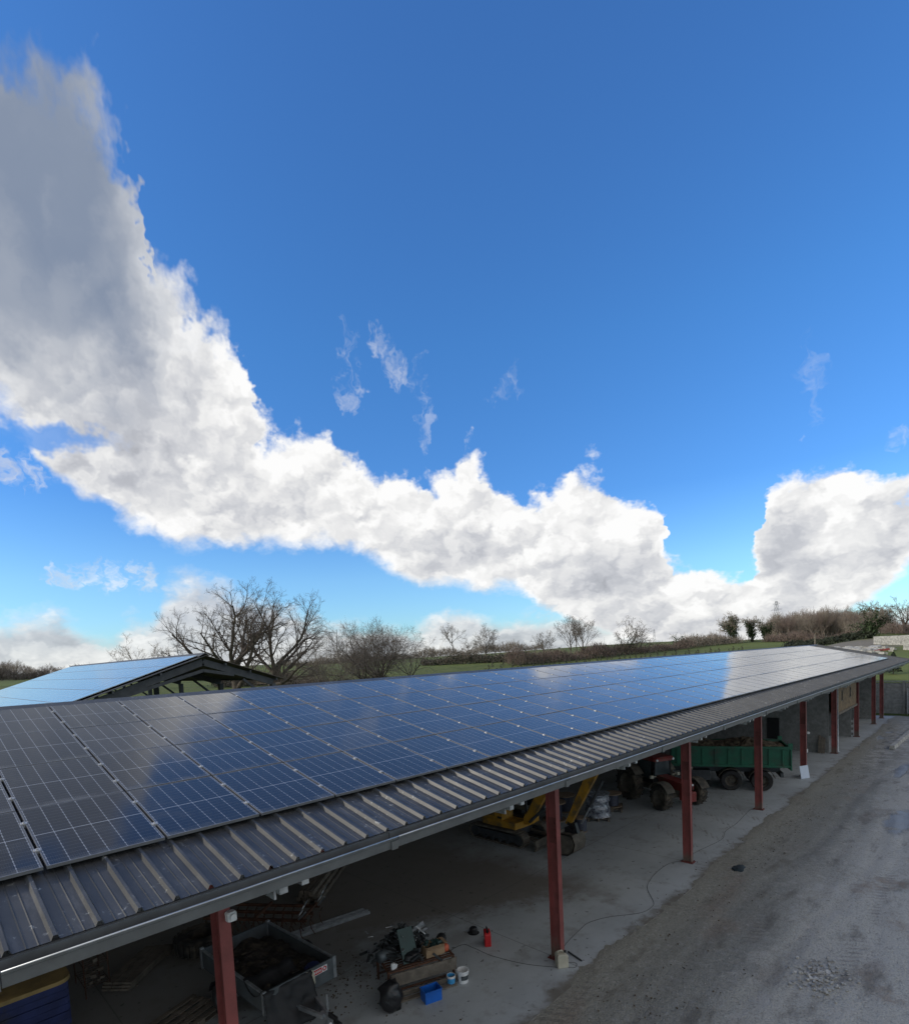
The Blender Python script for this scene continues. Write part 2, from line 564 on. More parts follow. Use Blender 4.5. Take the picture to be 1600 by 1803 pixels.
def concrete_material():
    m, nt, b = base_mat('stained_concrete')
    g = nt.nodes.new('ShaderNodeNewGeometry')
    P = X(g.outputs['Position'])
    x, y, z = split(P)
    n1 = X(tnoise(P, 0.35, 6, 0.6).outputs[0])
    n2 = X(tnoise(P, 2.2, 8, 0.65).outputs[0])
    n3 = X(tnoise(P, 28.0, 6, 0.6).outputs[0])
    c = mixc(step(n1, 0.32, 0.66), (0.335, 0.36, 0.375), (0.43, 0.46, 0.475))
    c = mixc(step(n2, 0.52, 0.75) * 0.5, c, (0.21, 0.20, 0.18))
    # trodden earth: the bay behind the drying line and the left back of the floor
    wob = (n2 - 0.5) * 2.6 + (n1 - 0.5) * 3.0
    earth = step(y + wob - (10.4 - x) * 0.55, 3.6, 5.0) * step(x + wob, 15.8, 13.6)
    earth = mx(earth, step(y + wob * 1.3, 4.4, 5.6) * step(x, 9.6, 9.4) * 0.8)
    earth = mx(earth, step(y + wob * 1.2, 7.5, 9.5) * 0.75)
    c = mixc(earth * 0.9, c, mixc(n3, (0.150, 0.132, 0.112), (0.230, 0.205, 0.175)))
    # mud dragged over the slab edge
    mud = step(y + (n2 - 0.5) * 1.3 + (n1 - 0.5) * 1.0, 0.42, -0.02)
    c = mixc(mud * 0.95, c, (0.155, 0.140, 0.115))
    bend = x - y * 0.75 + (n1 - 0.5) * 1.5
    tr = step(X._m('ABSOLUTE', X._m('PINGPONG', bend - 18.9, 0.95)), 0.24, 0.12) * step(bend, 17.6, 19.0) * step(bend, 27.5, 25.5) * step(y, 5.5, 3.5)
    cl = step(X._m('SINE', (y - x * 0.5) * 34.0), -0.3, 0.4)
    c = mixc(tr * cl * step(n2, 0.40, 0.58) * 0.55, c, (0.17, 0.155, 0.13))
    c = mixc(step(X(tnoise(P, 0.9, 5, 0.6).outputs[0]), 0.55, 0.68) * 0.45, c, (0.20, 0.19, 0.17))
    spots = step(X(tnoise(P, 5.0, 3, 0.5).outputs[0]), 0.66, 0.70)
    c = mixc(spots * 0.7, c, (0.09, 0.085, 0.075))
    joint = mx(step(X._m('ABSOLUTE', X._m('PINGPONG', x - 2.05, 4.084)), 0.010, 0.018, 1.0, 0.0), step(X._m('ABSOLUTE', y - 4.6), 0.01, 0.02, 1.0, 0.0))
    c = mixc(joint * 0.6, c, (0.12, 0.12, 0.11))
    lnk(nt, mixc(n3 * 0.5, c, vmath('SCALE', c, scale=0.82)), b.inputs['Base Color'])
    lnk(nt, n2 * 0.3 + 0.55, b.inputs['Roughness'])
    setbump(nt, b, n3 * 0.4 + n2, 0.35, 0.012)
    return m


def yard_material():
    m, nt, b = base_mat('packed_stone_yard')
    g = nt.nodes.new('ShaderNodeNewGeometry')
    P = X(g.outputs['Position'])
    x, y, z = split(P)
    n1 = X(tnoise(vmath('MULTIPLY', P, (0.6, 1.2, 1.0)), 0.32, 6, 0.6).outputs[0])
    n2 = X(tnoise(P, 1.6, 8, 0.68).outputs[0])
    n3 = X(tnoise(P, 22.0, 8, 0.7).outputs[0])
    vo = nt.nodes.new('ShaderNodeTexVoronoi')
    vo.inputs['Scale'].default_value = 26.0
    lnk(nt, P, vo.inputs['Vector'])
    stone = X(vo.outputs['Distance'])
    wl = (n2 - 0.5) * 1.6 + (n1 - 0.5) * 2.0
    # dark damp mud along the slab, paler dusty stone further out
    t = y + wl
    c = mixc(step(t, -2.0, -4.0), (0.255, 0.248, 0.210), (0.49, 0.46, 0.385))
    c = mixc(step(n2, 0.50, 0.70) * step(t, -1.2, -3.0), c, (0.50, 0.465, 0.40))
    c = mixc(step(n1, 0.55, 0.70) * 0.7, c, (0.245, 0.200, 0.155))
    far = step(x, 28.0, 46.0) * step(y, -0.2, -1.2)
    c = mixc(far * step(n2, 0.42, 0.6) * 0.8, c, (0.44, 0.425, 0.39))
    c = mixc(step(stone, 0.28, 0.10) * step(n3, 0.45, 0.62) * 0.55, c, (0.46, 0.44, 0.40))
    c = mixc(step(n3, 0.55, 0.30) * 0.55, c, (0.075, 0.070, 0.062))
    gr = X(tnoise(P, 7.0, 6, 0.7).outputs[0])
    c = mixc(step(gr, 0.52, 0.66) * 0.32, c, (0.42, 0.41, 0.385))
    c = mixc(step(gr, 0.46, 0.34) * 0.32, c, (0.105, 0.098, 0.085))
    # tyre tracks running along the yard: cleated darker bands
    tr = step(X._m('ABSOLUTE', X._m('PINGPONG', y + 2.2 + (n1 - 0.5) * 1.2, 1.05)), 0.30, 0.10)
    cleat = step(X._m('SINE', (x + y * 0.6) * 26.0), -0.2, 0.5)
    track = tr * step(n1, 0.46, 0.60) * (cleat * step(n2, 0.35, 0.6) * 0.8 + 0.2)
    big = X(tnoise(vmath('MULTIPLY', P, (0.5, 1.4, 1.0)), 1.1, 5, 0.6).outputs[0])
    c = mixc(step(big, 0.54, 0.70) * 0.62, c, (0.115, 0.100, 0.078))
    rust = X(tnoise(P, 0.55, 5, 0.65).outputs[0])
    c = mixc(step(rust, 0.56, 0.70) * step(y, -2.4, -4.2) * 0.55, c, (0.25, 0.175, 0.115))
    c = mixc(step(big, 0.44, 0.30) * step(t, -1.5, -3.0) * 0.5, c, (0.47, 0.45, 0.41))
    c = mixc(track * 0.40, c, (0.10, 0.092, 0.082))
    e1 = (x - 28.0) / 2.2
    e2 = (y + 4.0) / 0.55
    f1 = (x - 39.3) / 3.0
    f2 = (y + 2.95) / 0.32
    pud = mx(step(e1 * e1 + e2 * e2 + (n2 - 0.5) * 3.0, 1.0, 0.5), step(f1 * f1 + f2 * f2 + (n2 - 0.5) * 2.2, 1.0, 0.6))
    c = mixc(pud * 0.45, c, (0.11, 0.105, 0.095))
    lnk(nt, c, b.inputs['Base Color'])
    wet = mx(pud, step(X(tnoise(vmath('MULTIPLY', P, (0.5, 1.2, 1.0)), 0.8, 3, 0.55).outputs[0]), 0.63, 0.68) * step(x, 30.0, 36.0))
    lnk(nt, (n2 * 0.3 + 0.62) * (1.0 - wet * 0.42), b.inputs['Roughness'])
    hgt = n3 * 0.6 + gr * 1.2 + (n2 * 1.6) + stone * 0.35 - track * 0.5
    setbump(nt, b, hgt * (1.0 - wet * 0.7), 0.75, 0.035)
    return m


def grass_material():
    m, nt, b = base_mat('winter_grass')
    g = nt.nodes.new('ShaderNodeNewGeometry')
    P = X(g.outputs['Position'])
    x, y, z = split(P)
    n1 = X(tnoise(P, 0.018, 4, 0.55).outputs[0])
    n2 = X(tnoise(P, 0.22, 7, 0.65).outputs[0])
    n3 = X(tnoise(P, 3.0, 6, 0.7).outputs[0])
    c = mixc(step(n2, 0.3, 0.7), (0.098, 0.122, 0.040), (0.150, 0.172, 0.060))
    c = mixc(step(n1, 0.45, 0.58) * 0.7, c, (0.165, 0.205, 0.062))
    c = mixc(step(n3, 0.45, 0.8) * 0.5, c, (0.185, 0.165, 0.085))
    c = mixc(step(n2, 0.58, 0.72) * 0.45, c, (0.150, 0.130, 0.075))
    # rough ground beyond the right end: bare earth and stone
    dx = (x - 118.0) / 34.0
    dy = (y - 16.0) / 11.0
    bare = step(dx * dx + dy * dy + (n2 - 0.5) * 2.2, 1.1, 0.4)
    c = mixc(bare, c, mixc(n3, (0.17, 0.145, 0.11), (0.30, 0.27, 0.22)))
    lnk(nt, c, b.inputs['Base Color'])
    b.inputs['Roughness'].default_value = 0.95
    b.inputs['Specular IOR Level'].default_value = 0.15
    setbump(nt, b, n3 + n2, 0.8, 0.15)
    return m


M_PV = pv_material()
M_ROOF = roof_material()
M_CONC = concrete_material()
M_YARD = yard_material()
M_GRASS = grass_material()
M_ALU = mat('anodised_aluminium', (0.50, 0.52, 0.54), 0.38, 0.9, 0.10, 6)
M_ALUD = mat('weathered_aluminium_frame', (0.20, 0.205, 0.215), 0.5, 0.3, 0.10, 6)
M_CLAMP = mat('bright_clamp_aluminium', (0.48, 0.48, 0.48), 0.35, 0.3, 0.05, 6)
M_GALV = mat('galvanised_steel', (0.42, 0.44, 0.46), 0.42, 0.75, 0.22, 7, 0.05, 20)
M_GUT = mat('grey_gutter_paint', (0.125, 0.134, 0.138), 0.45, 0.15, 0.15, 3, col2=(0.09, 0.09, 0.085), thr=(0.55, 0.8))
M_GUTSHADE = mat('painted_gutter_shade', (0.030, 0.032, 0.030), 0.45, 0.0, 0.4, 4, col2=(0.05, 0.045, 0.035))  # near-black tone that paints the shade inside the gutter
M_RED = mat('red_oxide_paint', (0.31, 0.074, 0.068), 0.55, 0.0, 0.25, 2.0, 0.06, 25, col2=(0.20, 0.060, 0.052), thr=(0.5, 0.75), cs=1.6)
def post_material():
    m, nt, b = base_mat('red_oxide_post')
    g = nt.nodes.new('ShaderNodeNewGeometry')
    P = X(g.outputs['Position'])
    x, y, z = split(P)
    n1 = X(tnoise(P, 1.7, 6, 0.65).outputs[0])
    n2 = X(tnoise(vmath('MULTIPLY', P, (1.0, 1.0, 0.25)), 9.0, 6, 0.65).outputs[0])
    c = mixc(step(n1, 0.32, 0.68), (0.180, 0.050, 0.046), (0.275, 0.072, 0.066))
    c = mixc(step(n2, 0.60, 0.72) * 0.6, c, (0.12, 0.055, 0.040))
    c = mixc(step(X(tnoise(P, 22.0, 4, 0.7).outputs[0]), 0.66, 0.72) * 0.6, c, (0.40, 0.22, 0.18))
    c = mixc(step(z + (n2 - 0.5) * 1.0 + (n1 - 0.5) * 0.8, 0.55, 0.10) * 0.75, c, (0.165, 0.145, 0.115))
    lnk(nt, c, b.inputs['Base Color'])
    lnk(nt, n2 * 0.3 + 0.42, b.inputs['Roughness'])
    setbump(nt, b, n2, 0.15, 0.004)
    return m


M_POST = post_material()
M_DKRED = mat('dark_red_oxide_steel', (0.16, 0.045, 0.040), 0.6, 0.0, 0.25, 2.0)
M_DSTEEL = mat('dark_painted_steel', (0.055, 0.060, 0.066), 0.55, 0.2, 0.25, 3)
M_BLOCK = mat('concrete_block', (0.215, 0.215, 0.208), 0.9, 0.0, 0.2, 4, 0.25, 40, col2=(0.15, 0.148, 0.14), thr=(0.5, 0.75))
M_CLAD = mat('dull_steel_cladding', (0.26, 0.265, 0.27), 0.6, 0.1, 0.2, 2)
M_WOOD = mat('weathered_timber', (0.215, 0.150, 0.085), 0.8, 0.0, 0.3, 5, 0.2, 30, col2=(0.13, 0.09, 0.055))
M_OLDW = mat('grey_old_timber', (0.165, 0.140, 0.112), 0.85, 0.0, 0.3, 5, 0.2, 30, col2=(0.09, 0.075, 0.06))
M_RUST = mat('rusty_steel', (0.105, 0.050, 0.030), 0.8, 0.2, 0.4, 6, 0.15, 40, col2=(0.05, 0.028, 0.020))
M_TYRE = mat('tyre_rubber', (0.020, 0.020, 0.021), 0.8, 0.0, 0.3, 5, 0.15, 30, col2=(0.055, 0.048, 0.038), thr=(0.5, 0.72))
M_MUDTYRE = mat('muddy_tyre_rubber', (0.030, 0.028, 0.026), 0.9, 0.0, 0.35, 5, 0.3, 30, col2=(0.120, 0.098, 0.072), thr=(0.42, 0.62))
M_BLACK = mat('black_plastic', (0.016, 0.016, 0.018), 0.45, 0.0, 0.2, 4)
M_YEL = mat('machine_yellow_paint', (0.42, 0.215, 0.022), 0.5, 0.0, 0.22, 3, col2=(0.13, 0.09, 0.045), thr=(0.46, 0.70), cs=2.2)
M_GREEN = mat('tipper_green_paint', (0.008, 0.108, 0.060), 0.5, 0.0, 0.22, 2, col2=(0.045, 0.065, 0.045), thr=(0.48, 0.74), cs=1.6)
M_TRED = mat('tractor_red_paint', (0.22, 0.028, 0.024), 0.5, 0.0, 0.25, 2, col2=(0.11, 0.06, 0.042), thr=(0.46, 0.68), cs=2.0)
M_GLASS = mat('dusty_cab_glass', (0.045, 0.060, 0.066), 0.12, 0.0, 0.2, 2, spec=0.8, rvar=0.05)
M_MUD = mat('dried_mud_steel', (0.115, 0.100, 0.080), 0.85, 0.0, 0.35, 4, 0.3, 25, col2=(0.055, 0.05, 0.045))
M_WHITE = mat('white_plastic', (0.70, 0.71, 0.71), 0.4, 0.0, 0.08, 3)
M_BLUE = mat('blue_plastic', (0.012, 0.115, 0.48), 0.4, 0.0, 0.15, 3)
M_LBLUE = mat('sky_blue_print', (0.06, 0.34, 0.66), 0.4, 0.0, 0.1, 3)
M_DBLUE = mat('dark_blue_paint', (0.020, 0.030, 0.115), 0.5, 0.0, 0.25, 3, col2=(0.03, 0.03, 0.05))
M_TAN = mat('mustard_sheet', (0.33, 0.225, 0.085), 0.7, 0.0, 0.25, 3, col2=(0.20, 0.14, 0.07))
M_CARD = mat('cardboard', (0.33, 0.225, 0.135), 0.85, 0.0, 0.15, 5, 0.05, 30)
M_TRAIL = mat('galvanised_trailer_sheet', (0.125, 0.142, 0.152), 0.5, 0.5, 0.2, 4, col2=(0.12, 0.13, 0.135), thr=(0.5, 0.75))
M_SOIL = mat('brown_spoil', (0.085, 0.062, 0.040), 0.95, 0.0, 0.5, 6, 0.6, 18, col2=(0.16, 0.125, 0.075), thr=(0.5, 0.65), cs=4)
M_STRAW = mat('pale_straw_litter', (0.24, 0.185, 0.11), 0.9, 0.0, 0.3, 8, 0.4, 25)
M_PLUMB = mat('jerrycan_plastic', (0.46, 0.43, 0.34), 0.45, 0.0, 0.12, 4)
M_DGREEN = mat('dark_green_sheet', (0.020, 0.050, 0.045), 0.5, 0.0, 0.25, 3)
M_ORANGE = mat('orange_red_plastic', (0.50, 0.10, 0.045), 0.5, 0.0, 0.15, 4)
M_REDP = mat('red_plastic', (0.50, 0.018, 0.022), 0.38, 0.0, 0.12, 4)
M_FILM = mat('shrink_wrap_film', (0.34, 0.36, 0.40), 0.22, 0.1, 0.45, 9, 0.6, 14, col2=(0.09, 0.10, 0.14), thr=(0.45, 0.6), cs=5, spec=0.8)
M_REEL = mat('reel_chipboard', (0.20, 0.145, 0.10), 0.85, 0.0, 0.2, 5)
M_CABLE = mat('wound_dark_cable', (0.045, 0.05, 0.075), 0.5, 0.0, 0.4, 20)
M_STONE = mat('pale_rubble_stone', (0.40, 0.385, 0.35), 0.9, 0.0, 0.35, 3, 0.3, 20)
M_BARK = mat('dark_oak_bark', (0.085, 0.070, 0.056), 0.95, 0.0, 0.3, 3, 0.2, 15)
M_TWIG = mat('bare_winter_twigs', (0.175, 0.145, 0.122), 0.95, 0.0, 0.25, 2)
M_TWIGR = mat('reddish_hedge_twigs', (0.235, 0.175, 0.145), 0.95, 0.0, 0.35, 0.6, col2=(0.165, 0.135, 0.095), cs=0.3)  # lightened, with distance haze put into the twig colour
M_TWIGG = mat('grey_brown_wood_twigs', (0.30, 0.25, 0.20), 0.95, 0.0, 0.3, 0.6)  # pale tone stands in for haze over the far trees
M_IVY = mat('dark_ivy_leaves', (0.050, 0.075, 0.030), 0.8, 0.0, 0.4, 1.5)
M_CONIF = mat('dark_conifer_needles', (0.028, 0.042, 0.022), 0.9, 0.0, 0.4, 1.5)
M_BUSH = mat('dark_evergreen_bush', (0.032, 0.040, 0.022), 0.9, 0.0, 0.4, 1.0)
M_SHEETB = mat('black_tarpaulin', (0.014, 0.014, 0.016), 0.62, 0.0, 0.3, 4, 0.3, 9)
M_PYLON = mat('far_pale_steel', (0.30, 0.31, 0.33), 0.6, 0.0, 0.1, 1)
M_CORD = mat('dusty_cable', (0.060, 0.058, 0.055), 0.7, 0.0, 0.3, 5)
M_CANVAS = mat('black_bin_liner', (0.013, 0.013, 0.015), 0.34, 0.0, 0.2, 4, 0.9, 13, spec=0.6)
M_FIBRE = mat('brown_fibre_cement', (0.115, 0.098, 0.082), 0.85, 0.0, 0.25, 2, col2=(0.075, 0.068, 0.055))


# ------------------------------------------------------------------ the ground
def sst(a, b, x):
    t = np.clip((x - a) / (b - a), 0, 1)
    return t * t * (3 - 2 * t)


def height(x, y):
    x = np.asarray(x, float)
    y = np.asarray(y, float)
    yy = np.maximum(0, y - 22)
    hy = 6.6 * (1 - np.exp(-(yy ** 1.35) / (60 ** 1.35)))
    xx = np.maximum(0, x - 69)
    w = 0.25 + 0.75 * sst(75, 15, y)
    hx = 2.7 * sst(68.75, 70.2, x) * sst(30, 12, y) + 6.0 * (1 - np.exp(-xx / 95)) * w
    hill = 4.2 * np.exp(-(((x - 230) / 110) ** 2 + ((y - 70) / 75) ** 2))
    left = 0.5 * sst(100, 300, y) * sst(60, -40, x)
    far = sst(400, 2500, np.hypot(x, y)) * 4.0
    return hy + hx + hill + left + far


def hz(x, y): return float(height(x, y))


def azd(px, dist):
    """a point on the ground at a compass bearing, given by the column it was sighted in, and a distance from the sighting point"""
    d = _fw + _r * ((px - 800) / 981.9)
    a = math.atan2(d.y, d.x)
    x, y = CAM_POS.x + dist * math.cos(a), CAM_POS.y + dist * math.sin(a)
    return Vector((x, y, hz(x, y)))


def build_ground():
    def axis(lo, hi, fine):
        a = np.arange(lo, hi, 3.0)
        neg = lo - np.cumsum(3.0 * 1.16 ** np.arange(1, 34))
        pos = hi + np.cumsum(3.0 * 1.16 ** np.arange(1, 34))
        return np.unique(np.concatenate([neg, a, pos, fine]))
    xs = axis(-60, 300, np.arange(66, 74, 0.4))
    ys = axis(-60, 200, np.array([21.0, 22.0, 23.0]))
    gx, gy = np.meshgrid(xs, ys)
    rng = np.random.RandomState(4)
    z = height(gx, gy) - 0.05
    nx, ny = len(xs), len(ys)
    flat = (gx > -60) & (gx < 68.7) & (gy < 21.5)
    z = np.where(flat, -0.25, z + rng.uniform(-0.05, 0.05, z.shape))
    vs = np.stack([gx.ravel(), gy.ravel(), z.ravel()], 1)
    fs = [(j * nx + i, j * nx + i + 1, (j + 1) * nx + i + 1, (j + 1) * nx + i) for j in range(ny - 1) for i in range(nx - 1)]
    mb = MB()
    mb.v = [tuple(p) for p in vs.tolist()]
    mb.f = fs
    tag(mb.build('ground', M_GRASS, smooth=True, fix=False), kind='structure')
    # yard: compacted stone, a little uneven
    xs = np.concatenate([np.arange(-30, 4, 0.8), np.arange(4, 30, 0.16), np.arange(30, 66.5, 0.4)])
    ys = np.concatenate([np.arange(-32, -8, 1.0), np.arange(-8, 0.9, 0.16)])
    nx, ny = len(xs), len(ys)
    mb = MB()
    for yv in ys:
        for xv in xs:
            q = mnoise.fractal(Vector((xv * 0.5, yv * 0.5, 0.3)), 1.0, 2.0, 4)
            q2 = mnoise.noise(Vector((xv * 2.4, yv * 2.4, 3.3)))
            rise = 0.050 * math.exp(-((yv - 0.02) / 0.42) ** 2)
            rut = 0.0
            for y0, k in ((-1.75, 0.0), (-3.45, 0.6), (-2.75, 2.1), (-4.5, 2.9)):
                e = yv - y0 - 0.35 * math.sin(xv * 0.16 + k) - 0.12 * math.sin(xv * 0.47 + 2 * k)
                w_ = 0.5 + 0.5 * mnoise.noise(Vector((xv * 0.12, y0, 1.0)))
                rut += w_ * (-0.034 * math.exp(-(e / 0.17) ** 2) + 0.016 * math.exp(-((abs(e) - 0.32) / 0.10) ** 2))
            rut += 0.012 * mnoise.noise(Vector((xv * 5.0, yv * 5.0, 8.0)))
            mb.v.append((float(xv), float(yv), -0.045 + rise + rut + 0.024 * q + 0.008 * q2))
    mb.f = [(j * nx + i, j * nx + i + 1, (j + 1) * nx + i + 1, (j + 1) * nx + i) for j in range(ny - 1) for i in range(nx - 1)]
    tag(mb.build('yard', M_YARD, smooth=True, fix=False), kind='structure')
    # concrete floor under the shed with a ragged front edge
    mb = MB()
    xs = np.arange(-12, 66.01, 0.5)
    front = [0.02 + 0.12 * mnoise.noise(Vector((x * 0.35, 1.7, 0))) + 0.05 * mnoise.noise(Vector((x * 1.7, 4.1, 0))) for x in xs]
    n = len(xs)
    for i, x in enumerate(xs):
        mb.v += [(x, front[i], -0.12), (x, front[i] + 0.03, 0.0), (x, 12.4, 0.0)]
    for i in range(n - 1):
        a, c = 3 * i, 3 * i + 3
        mb.f += [(a, c, c + 1, a + 1), (a + 1, c + 1, c + 2, a + 2)]
    tag(mb.build('concrete_floor', M_CONC, fix=False), kind='structure')


build_ground()

# ------------------------------------------------------------------ the long shed
SL = R(12.84)
CS, SN, TN = math.cos(SL), math.sin(SL), math.tan(SL)
Z_PAN = 5.727                  # height of the panels' lower edge
X_L, X_R = -9.0, 64.3          # shed ends
POSTS = [-6.119 + 8.1686 * k for k in range(0, 9)] + [63.8]
Y_POST, Y_RIDGE, Y_BACK, Y_EAVE = 0.927, 6.30, 11.7, -1.06


def roof_pt(x, s, off=0.0):
    """s metres up the slope from the panels' lower edge, off metres above the panel plane"""
    return Vector((x, s * CS - off * SN, Z_PAN + s * SN + off * CS))


def roof_z(y, off): return Z_PAN + y * TN + off / CS


def build_shed():
    shed = empty('open_shed', (X_L, 0, 0), 'long open shed with red steel posts and an anthracite roof full of solar panels', 'shed')
    inv = Matrix.Translation((X_L, 0, 0)).inverted()

    def put(mb, name, m, parent=shed, smooth=False):
        o = mb.build(name, m, parent, smooth=smooth)
        o.matrix_parent_inverse = inv
        return o
    # --- roof sheets, one metre each, with trapezoid ribs and pan stiffeners
    off = -0.105
    s0, s1 = -1.12, 6.46
    prof = []
    for k in range(3):
        x = k / 3
        prof += [(x, 0), (x + 0.085, 0), (x + 0.094, 0.006), (x + 0.103, 0), (x + 0.170, 0), (x + 0.179, 0.006), (x + 0.188, 0),
                 (x + 0.262, 0), (x + 0.281, 0.047), (x + 0.311, 0.047), (x + 0.330, 0)]
    mb = MB()
    np_ = len(prof)
    for s in (s0, s1):
        for x, z in prof:
            p = roof_pt(x, s, off + z)
            mb.v.append(tuple(p))
    mb.f = [(i, i + 1, np_ + i + 1, np_ + i) for i in range(np_ - 1)]
    sheet = mb.build('roof_sheet', M_ROOF, None, fix=False)
    me = sheet.data
    bpy.data.objects.remove(sheet)
    x0 = 0.2 - 0.296 - 9.0 + 1 / 3
    for k in range(73):
        o = link('roof_sheet', me, shed, (x0 + k + 0.0 - X_L, 0, 0))
    # back slope, plain sheets
    mb = MB()
    for x, z in prof:
        mb.v.append((x, Y_RIDGE - 0.02, roof_z(Y_RIDGE, off) + z))
    for x, z in prof:
        mb.v.append((x, Y_BACK + 0.9, roof_z(2 * Y_RIDGE - Y_BACK - 0.9, off) + z))
    mb.f = [(i, i + 1, np_ + i + 1, np_ + i) for i in range(np_ - 1)]
    sheet = mb.build('back_roof_sheet', M_ROOF, None, fix=False)
    me = sheet.data
    bpy.data.objects.remove(sheet)
    for k in range(73):
        link('back_roof_sheet', me, shed, (x0 + k - X_L, 0, 0))
    # ridge cap
    mb = MB()
    zr = roof_z(Y_RIDGE, off) + 0.05
    poly = [(Y_RIDGE - 0.24, zr - 0.235 * TN + 0.012), (Y_RIDGE, zr + 0.03), (Y_RIDGE + 0.24, zr - 0.235 * TN + 0.012), (Y_RIDGE + 0.24, zr - 0.26 * TN - 0.03), (Y_RIDGE, zr), (Y_RIDGE - 0.24, zr - 0.26 * TN - 0.03)]
    mb.prism(poly, x0, x0 + 73, 'x')
    put(mb, 'ridge_cap', M_ROOF)
    # verge trim at the right end
    mb = MB()
    xe = x0 + 73
    a, b_ = roof_pt(xe + 0.02, s0, off + 0.02), roof_pt(xe + 0.02, s1, off + 0.02)
    mb.bar(a, b_, 0.05, 0.20)
    put(mb, 'verge_trim', M_ROOF)
    # --- gutter lengths
    mb = MB()
    zg = roof_z(Y_EAVE, off) - 0.055
    yo = Y_EAVE - 0.03
    outer = [(yo + 0.02, zg + 0.03), (yo + 0.02, zg - 0.13), (yo - 0.15, zg - 0.13), (yo - 0.165, zg - 0.02), (yo - 0.19, zg - 0.005), (yo - 0.19, zg + 0.018), (yo - 0.168, zg + 0.022)]
    inner = [(yo - 0.150, zg + 0.002), (yo - 0.138, zg - 0.115), (yo + 0.005, zg - 0.115), (yo + 0.005, zg + 0.03)]
    mb.prism(outer + inner, 0, 4.07, 'x')
    mb.box(3.97, 4.075, yo - 0.178, yo - 0.14, zg - 0.14, zg - 0.03)
    g = mb.build('gutter', M_GUT, None)
    gm = g.data
    bpy.data.objects.remove(g)
    for k in range(18):
        link('gutter', gm, shed, (X_L + 0.3 + k * 4.0843 - X_L, 0, 0))
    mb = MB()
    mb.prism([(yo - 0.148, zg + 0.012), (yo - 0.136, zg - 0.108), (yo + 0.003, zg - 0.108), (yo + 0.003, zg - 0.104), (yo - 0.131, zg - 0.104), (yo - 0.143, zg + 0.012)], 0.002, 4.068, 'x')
    g = mb.build('gutter_shade_liner', M_GUTSHADE, None)  # added dark liner, shade of the trough put into its colour
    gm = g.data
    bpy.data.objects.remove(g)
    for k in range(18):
        link('gutter_shade_liner', gm, shed, (0.3 + k * 4.0843, 0, 0))
    # bright galvanised lip of the gutter
    mb = MB()
    mb.tube([(0, yo - 0.192, zg + 0.020), (4.08, yo - 0.192, zg + 0.020)], 0.009, 6)
    g = mb.build('gutter_lip', M_ALU, None, smooth=True)
    gm = g.data
    bpy.data.objects.remove(g)
    for k in range(18):
        link('gutter_lip', gm, shed, (0.3 + k * 4.0843, 0, 0))
    # dark eaves flashing between sheet and gutter
    mb = MB()
    mb.box(x0, xe, Y_EAVE - 0.012, Y_EAVE + 0.03, roof_z(Y_EAVE, off) - 0.18, roof_z(Y_EAVE, off) - 0.012)
    put(mb, 'eaves_flashing', M_ROOF)
    # --- posts (I sections, flanges to the yard), base plates, bolts, rafters, overhang brackets
    for k, x in enumerate(POSTS):
        for back in (False, True):
            yc = Y_BACK if back else Y_POST
            zt = roof_z(Y_POST if not back else 2 * Y_RIDGE - Y_BACK, off) - 0.40
            mb = MB()
            d, w = 0.29, 0.165
            mb.box(x - w / 2, x + w / 2, yc - d / 2, yc - d / 2 + 0.014, 0.0, zt)
            mb.box(x - w / 2, x + w / 2, yc + d / 2 - 0.014, yc + d / 2, 0.0, zt)
            mb.box(x - 0.006, x + 0.006, yc - d / 2 + 0.014, yc + d / 2 - 0.014, 0.0, zt - 0.002)
            p = put(mb, 'post', M_POST)
            mb = MB()
            mb.box(x - 0.15, x + 0.15, yc - 0.21, yc + 0.21, 0.002, 0.026)
            for i in (-1, 1):
                for j in (-1, 1):
                    mb.tube([(x + i * 0.11, yc + j * 0.17, 0.02), (x + i * 0.11, yc + j * 0.17, 0.065)], 0.014, 6)
            bp = mb.build('base_plate', M_DKRED, p)
            # stiffener plate with bolts half way up, seen on the web
            if not back and k < 7:
                mb = MB()
                mb.box(x - 0.012, x - 0.0065, yc - 0.13, yc + 0.13, 2.95, 3.6)
                for zz in (3.1, 3.28, 3.46):
                    mb.tube([(x - 0.05, yc - 0.05, zz), (x - 0.01, yc - 0.05, zz)], 0.020, 6)
                mb.build('splice_plate', M_DKRED, p)
        # rafters both sides of the ridge
        for sgn in (-1, 1):
            mb = MB()
            ya = Y_EAVE + 0.12 if sgn < 0 else Y_BACK + 0.7
            za = roof_z(ya if sgn < 0 else 2 * Y_RIDGE - ya, off) - 0.25
            zb = roof_z(Y_RIDGE, off) - 0.25
            d3 = 0.30
            # tapered overhang: thin at the tip
            if sgn < 0:
                mb.prism([(ya, za + 0.13), (ya, za - 0.02), (Y_POST - 0.15, roof_z(Y_POST - 0.15, off) - 0.42), (Y_RIDGE, zb - 0.17), (Y_RIDGE, zb + 0.13)], x - 0.075, x + 0.075, 'x')
            else:
                mb.prism([(ya, za + 0.13), (ya, za - 0.15), (Y_RIDGE + 0.001, zb - 0.17), (Y_RIDGE + 0.001, zb + 0.13)], x - 0.075, x + 0.075, 'x')
            put(mb, 'rafter', M_DKRED)
    # purlins under the sheets
    for y in (-0.75, 0.9, 2.3, 3.7, 5.1, 6.2, 7.6, 9.0, 10.4, 11.6):
        yy = y if y < Y_RIDGE else 2 * Y_RIDGE - y
        z = roof_z(yy, off)
        mb = MB()
        mb.box(x0, xe, y - 0.03, y + 0.03, z - 0.128, z - 0.012)
        put(mb, 'purlin', M_GALV)
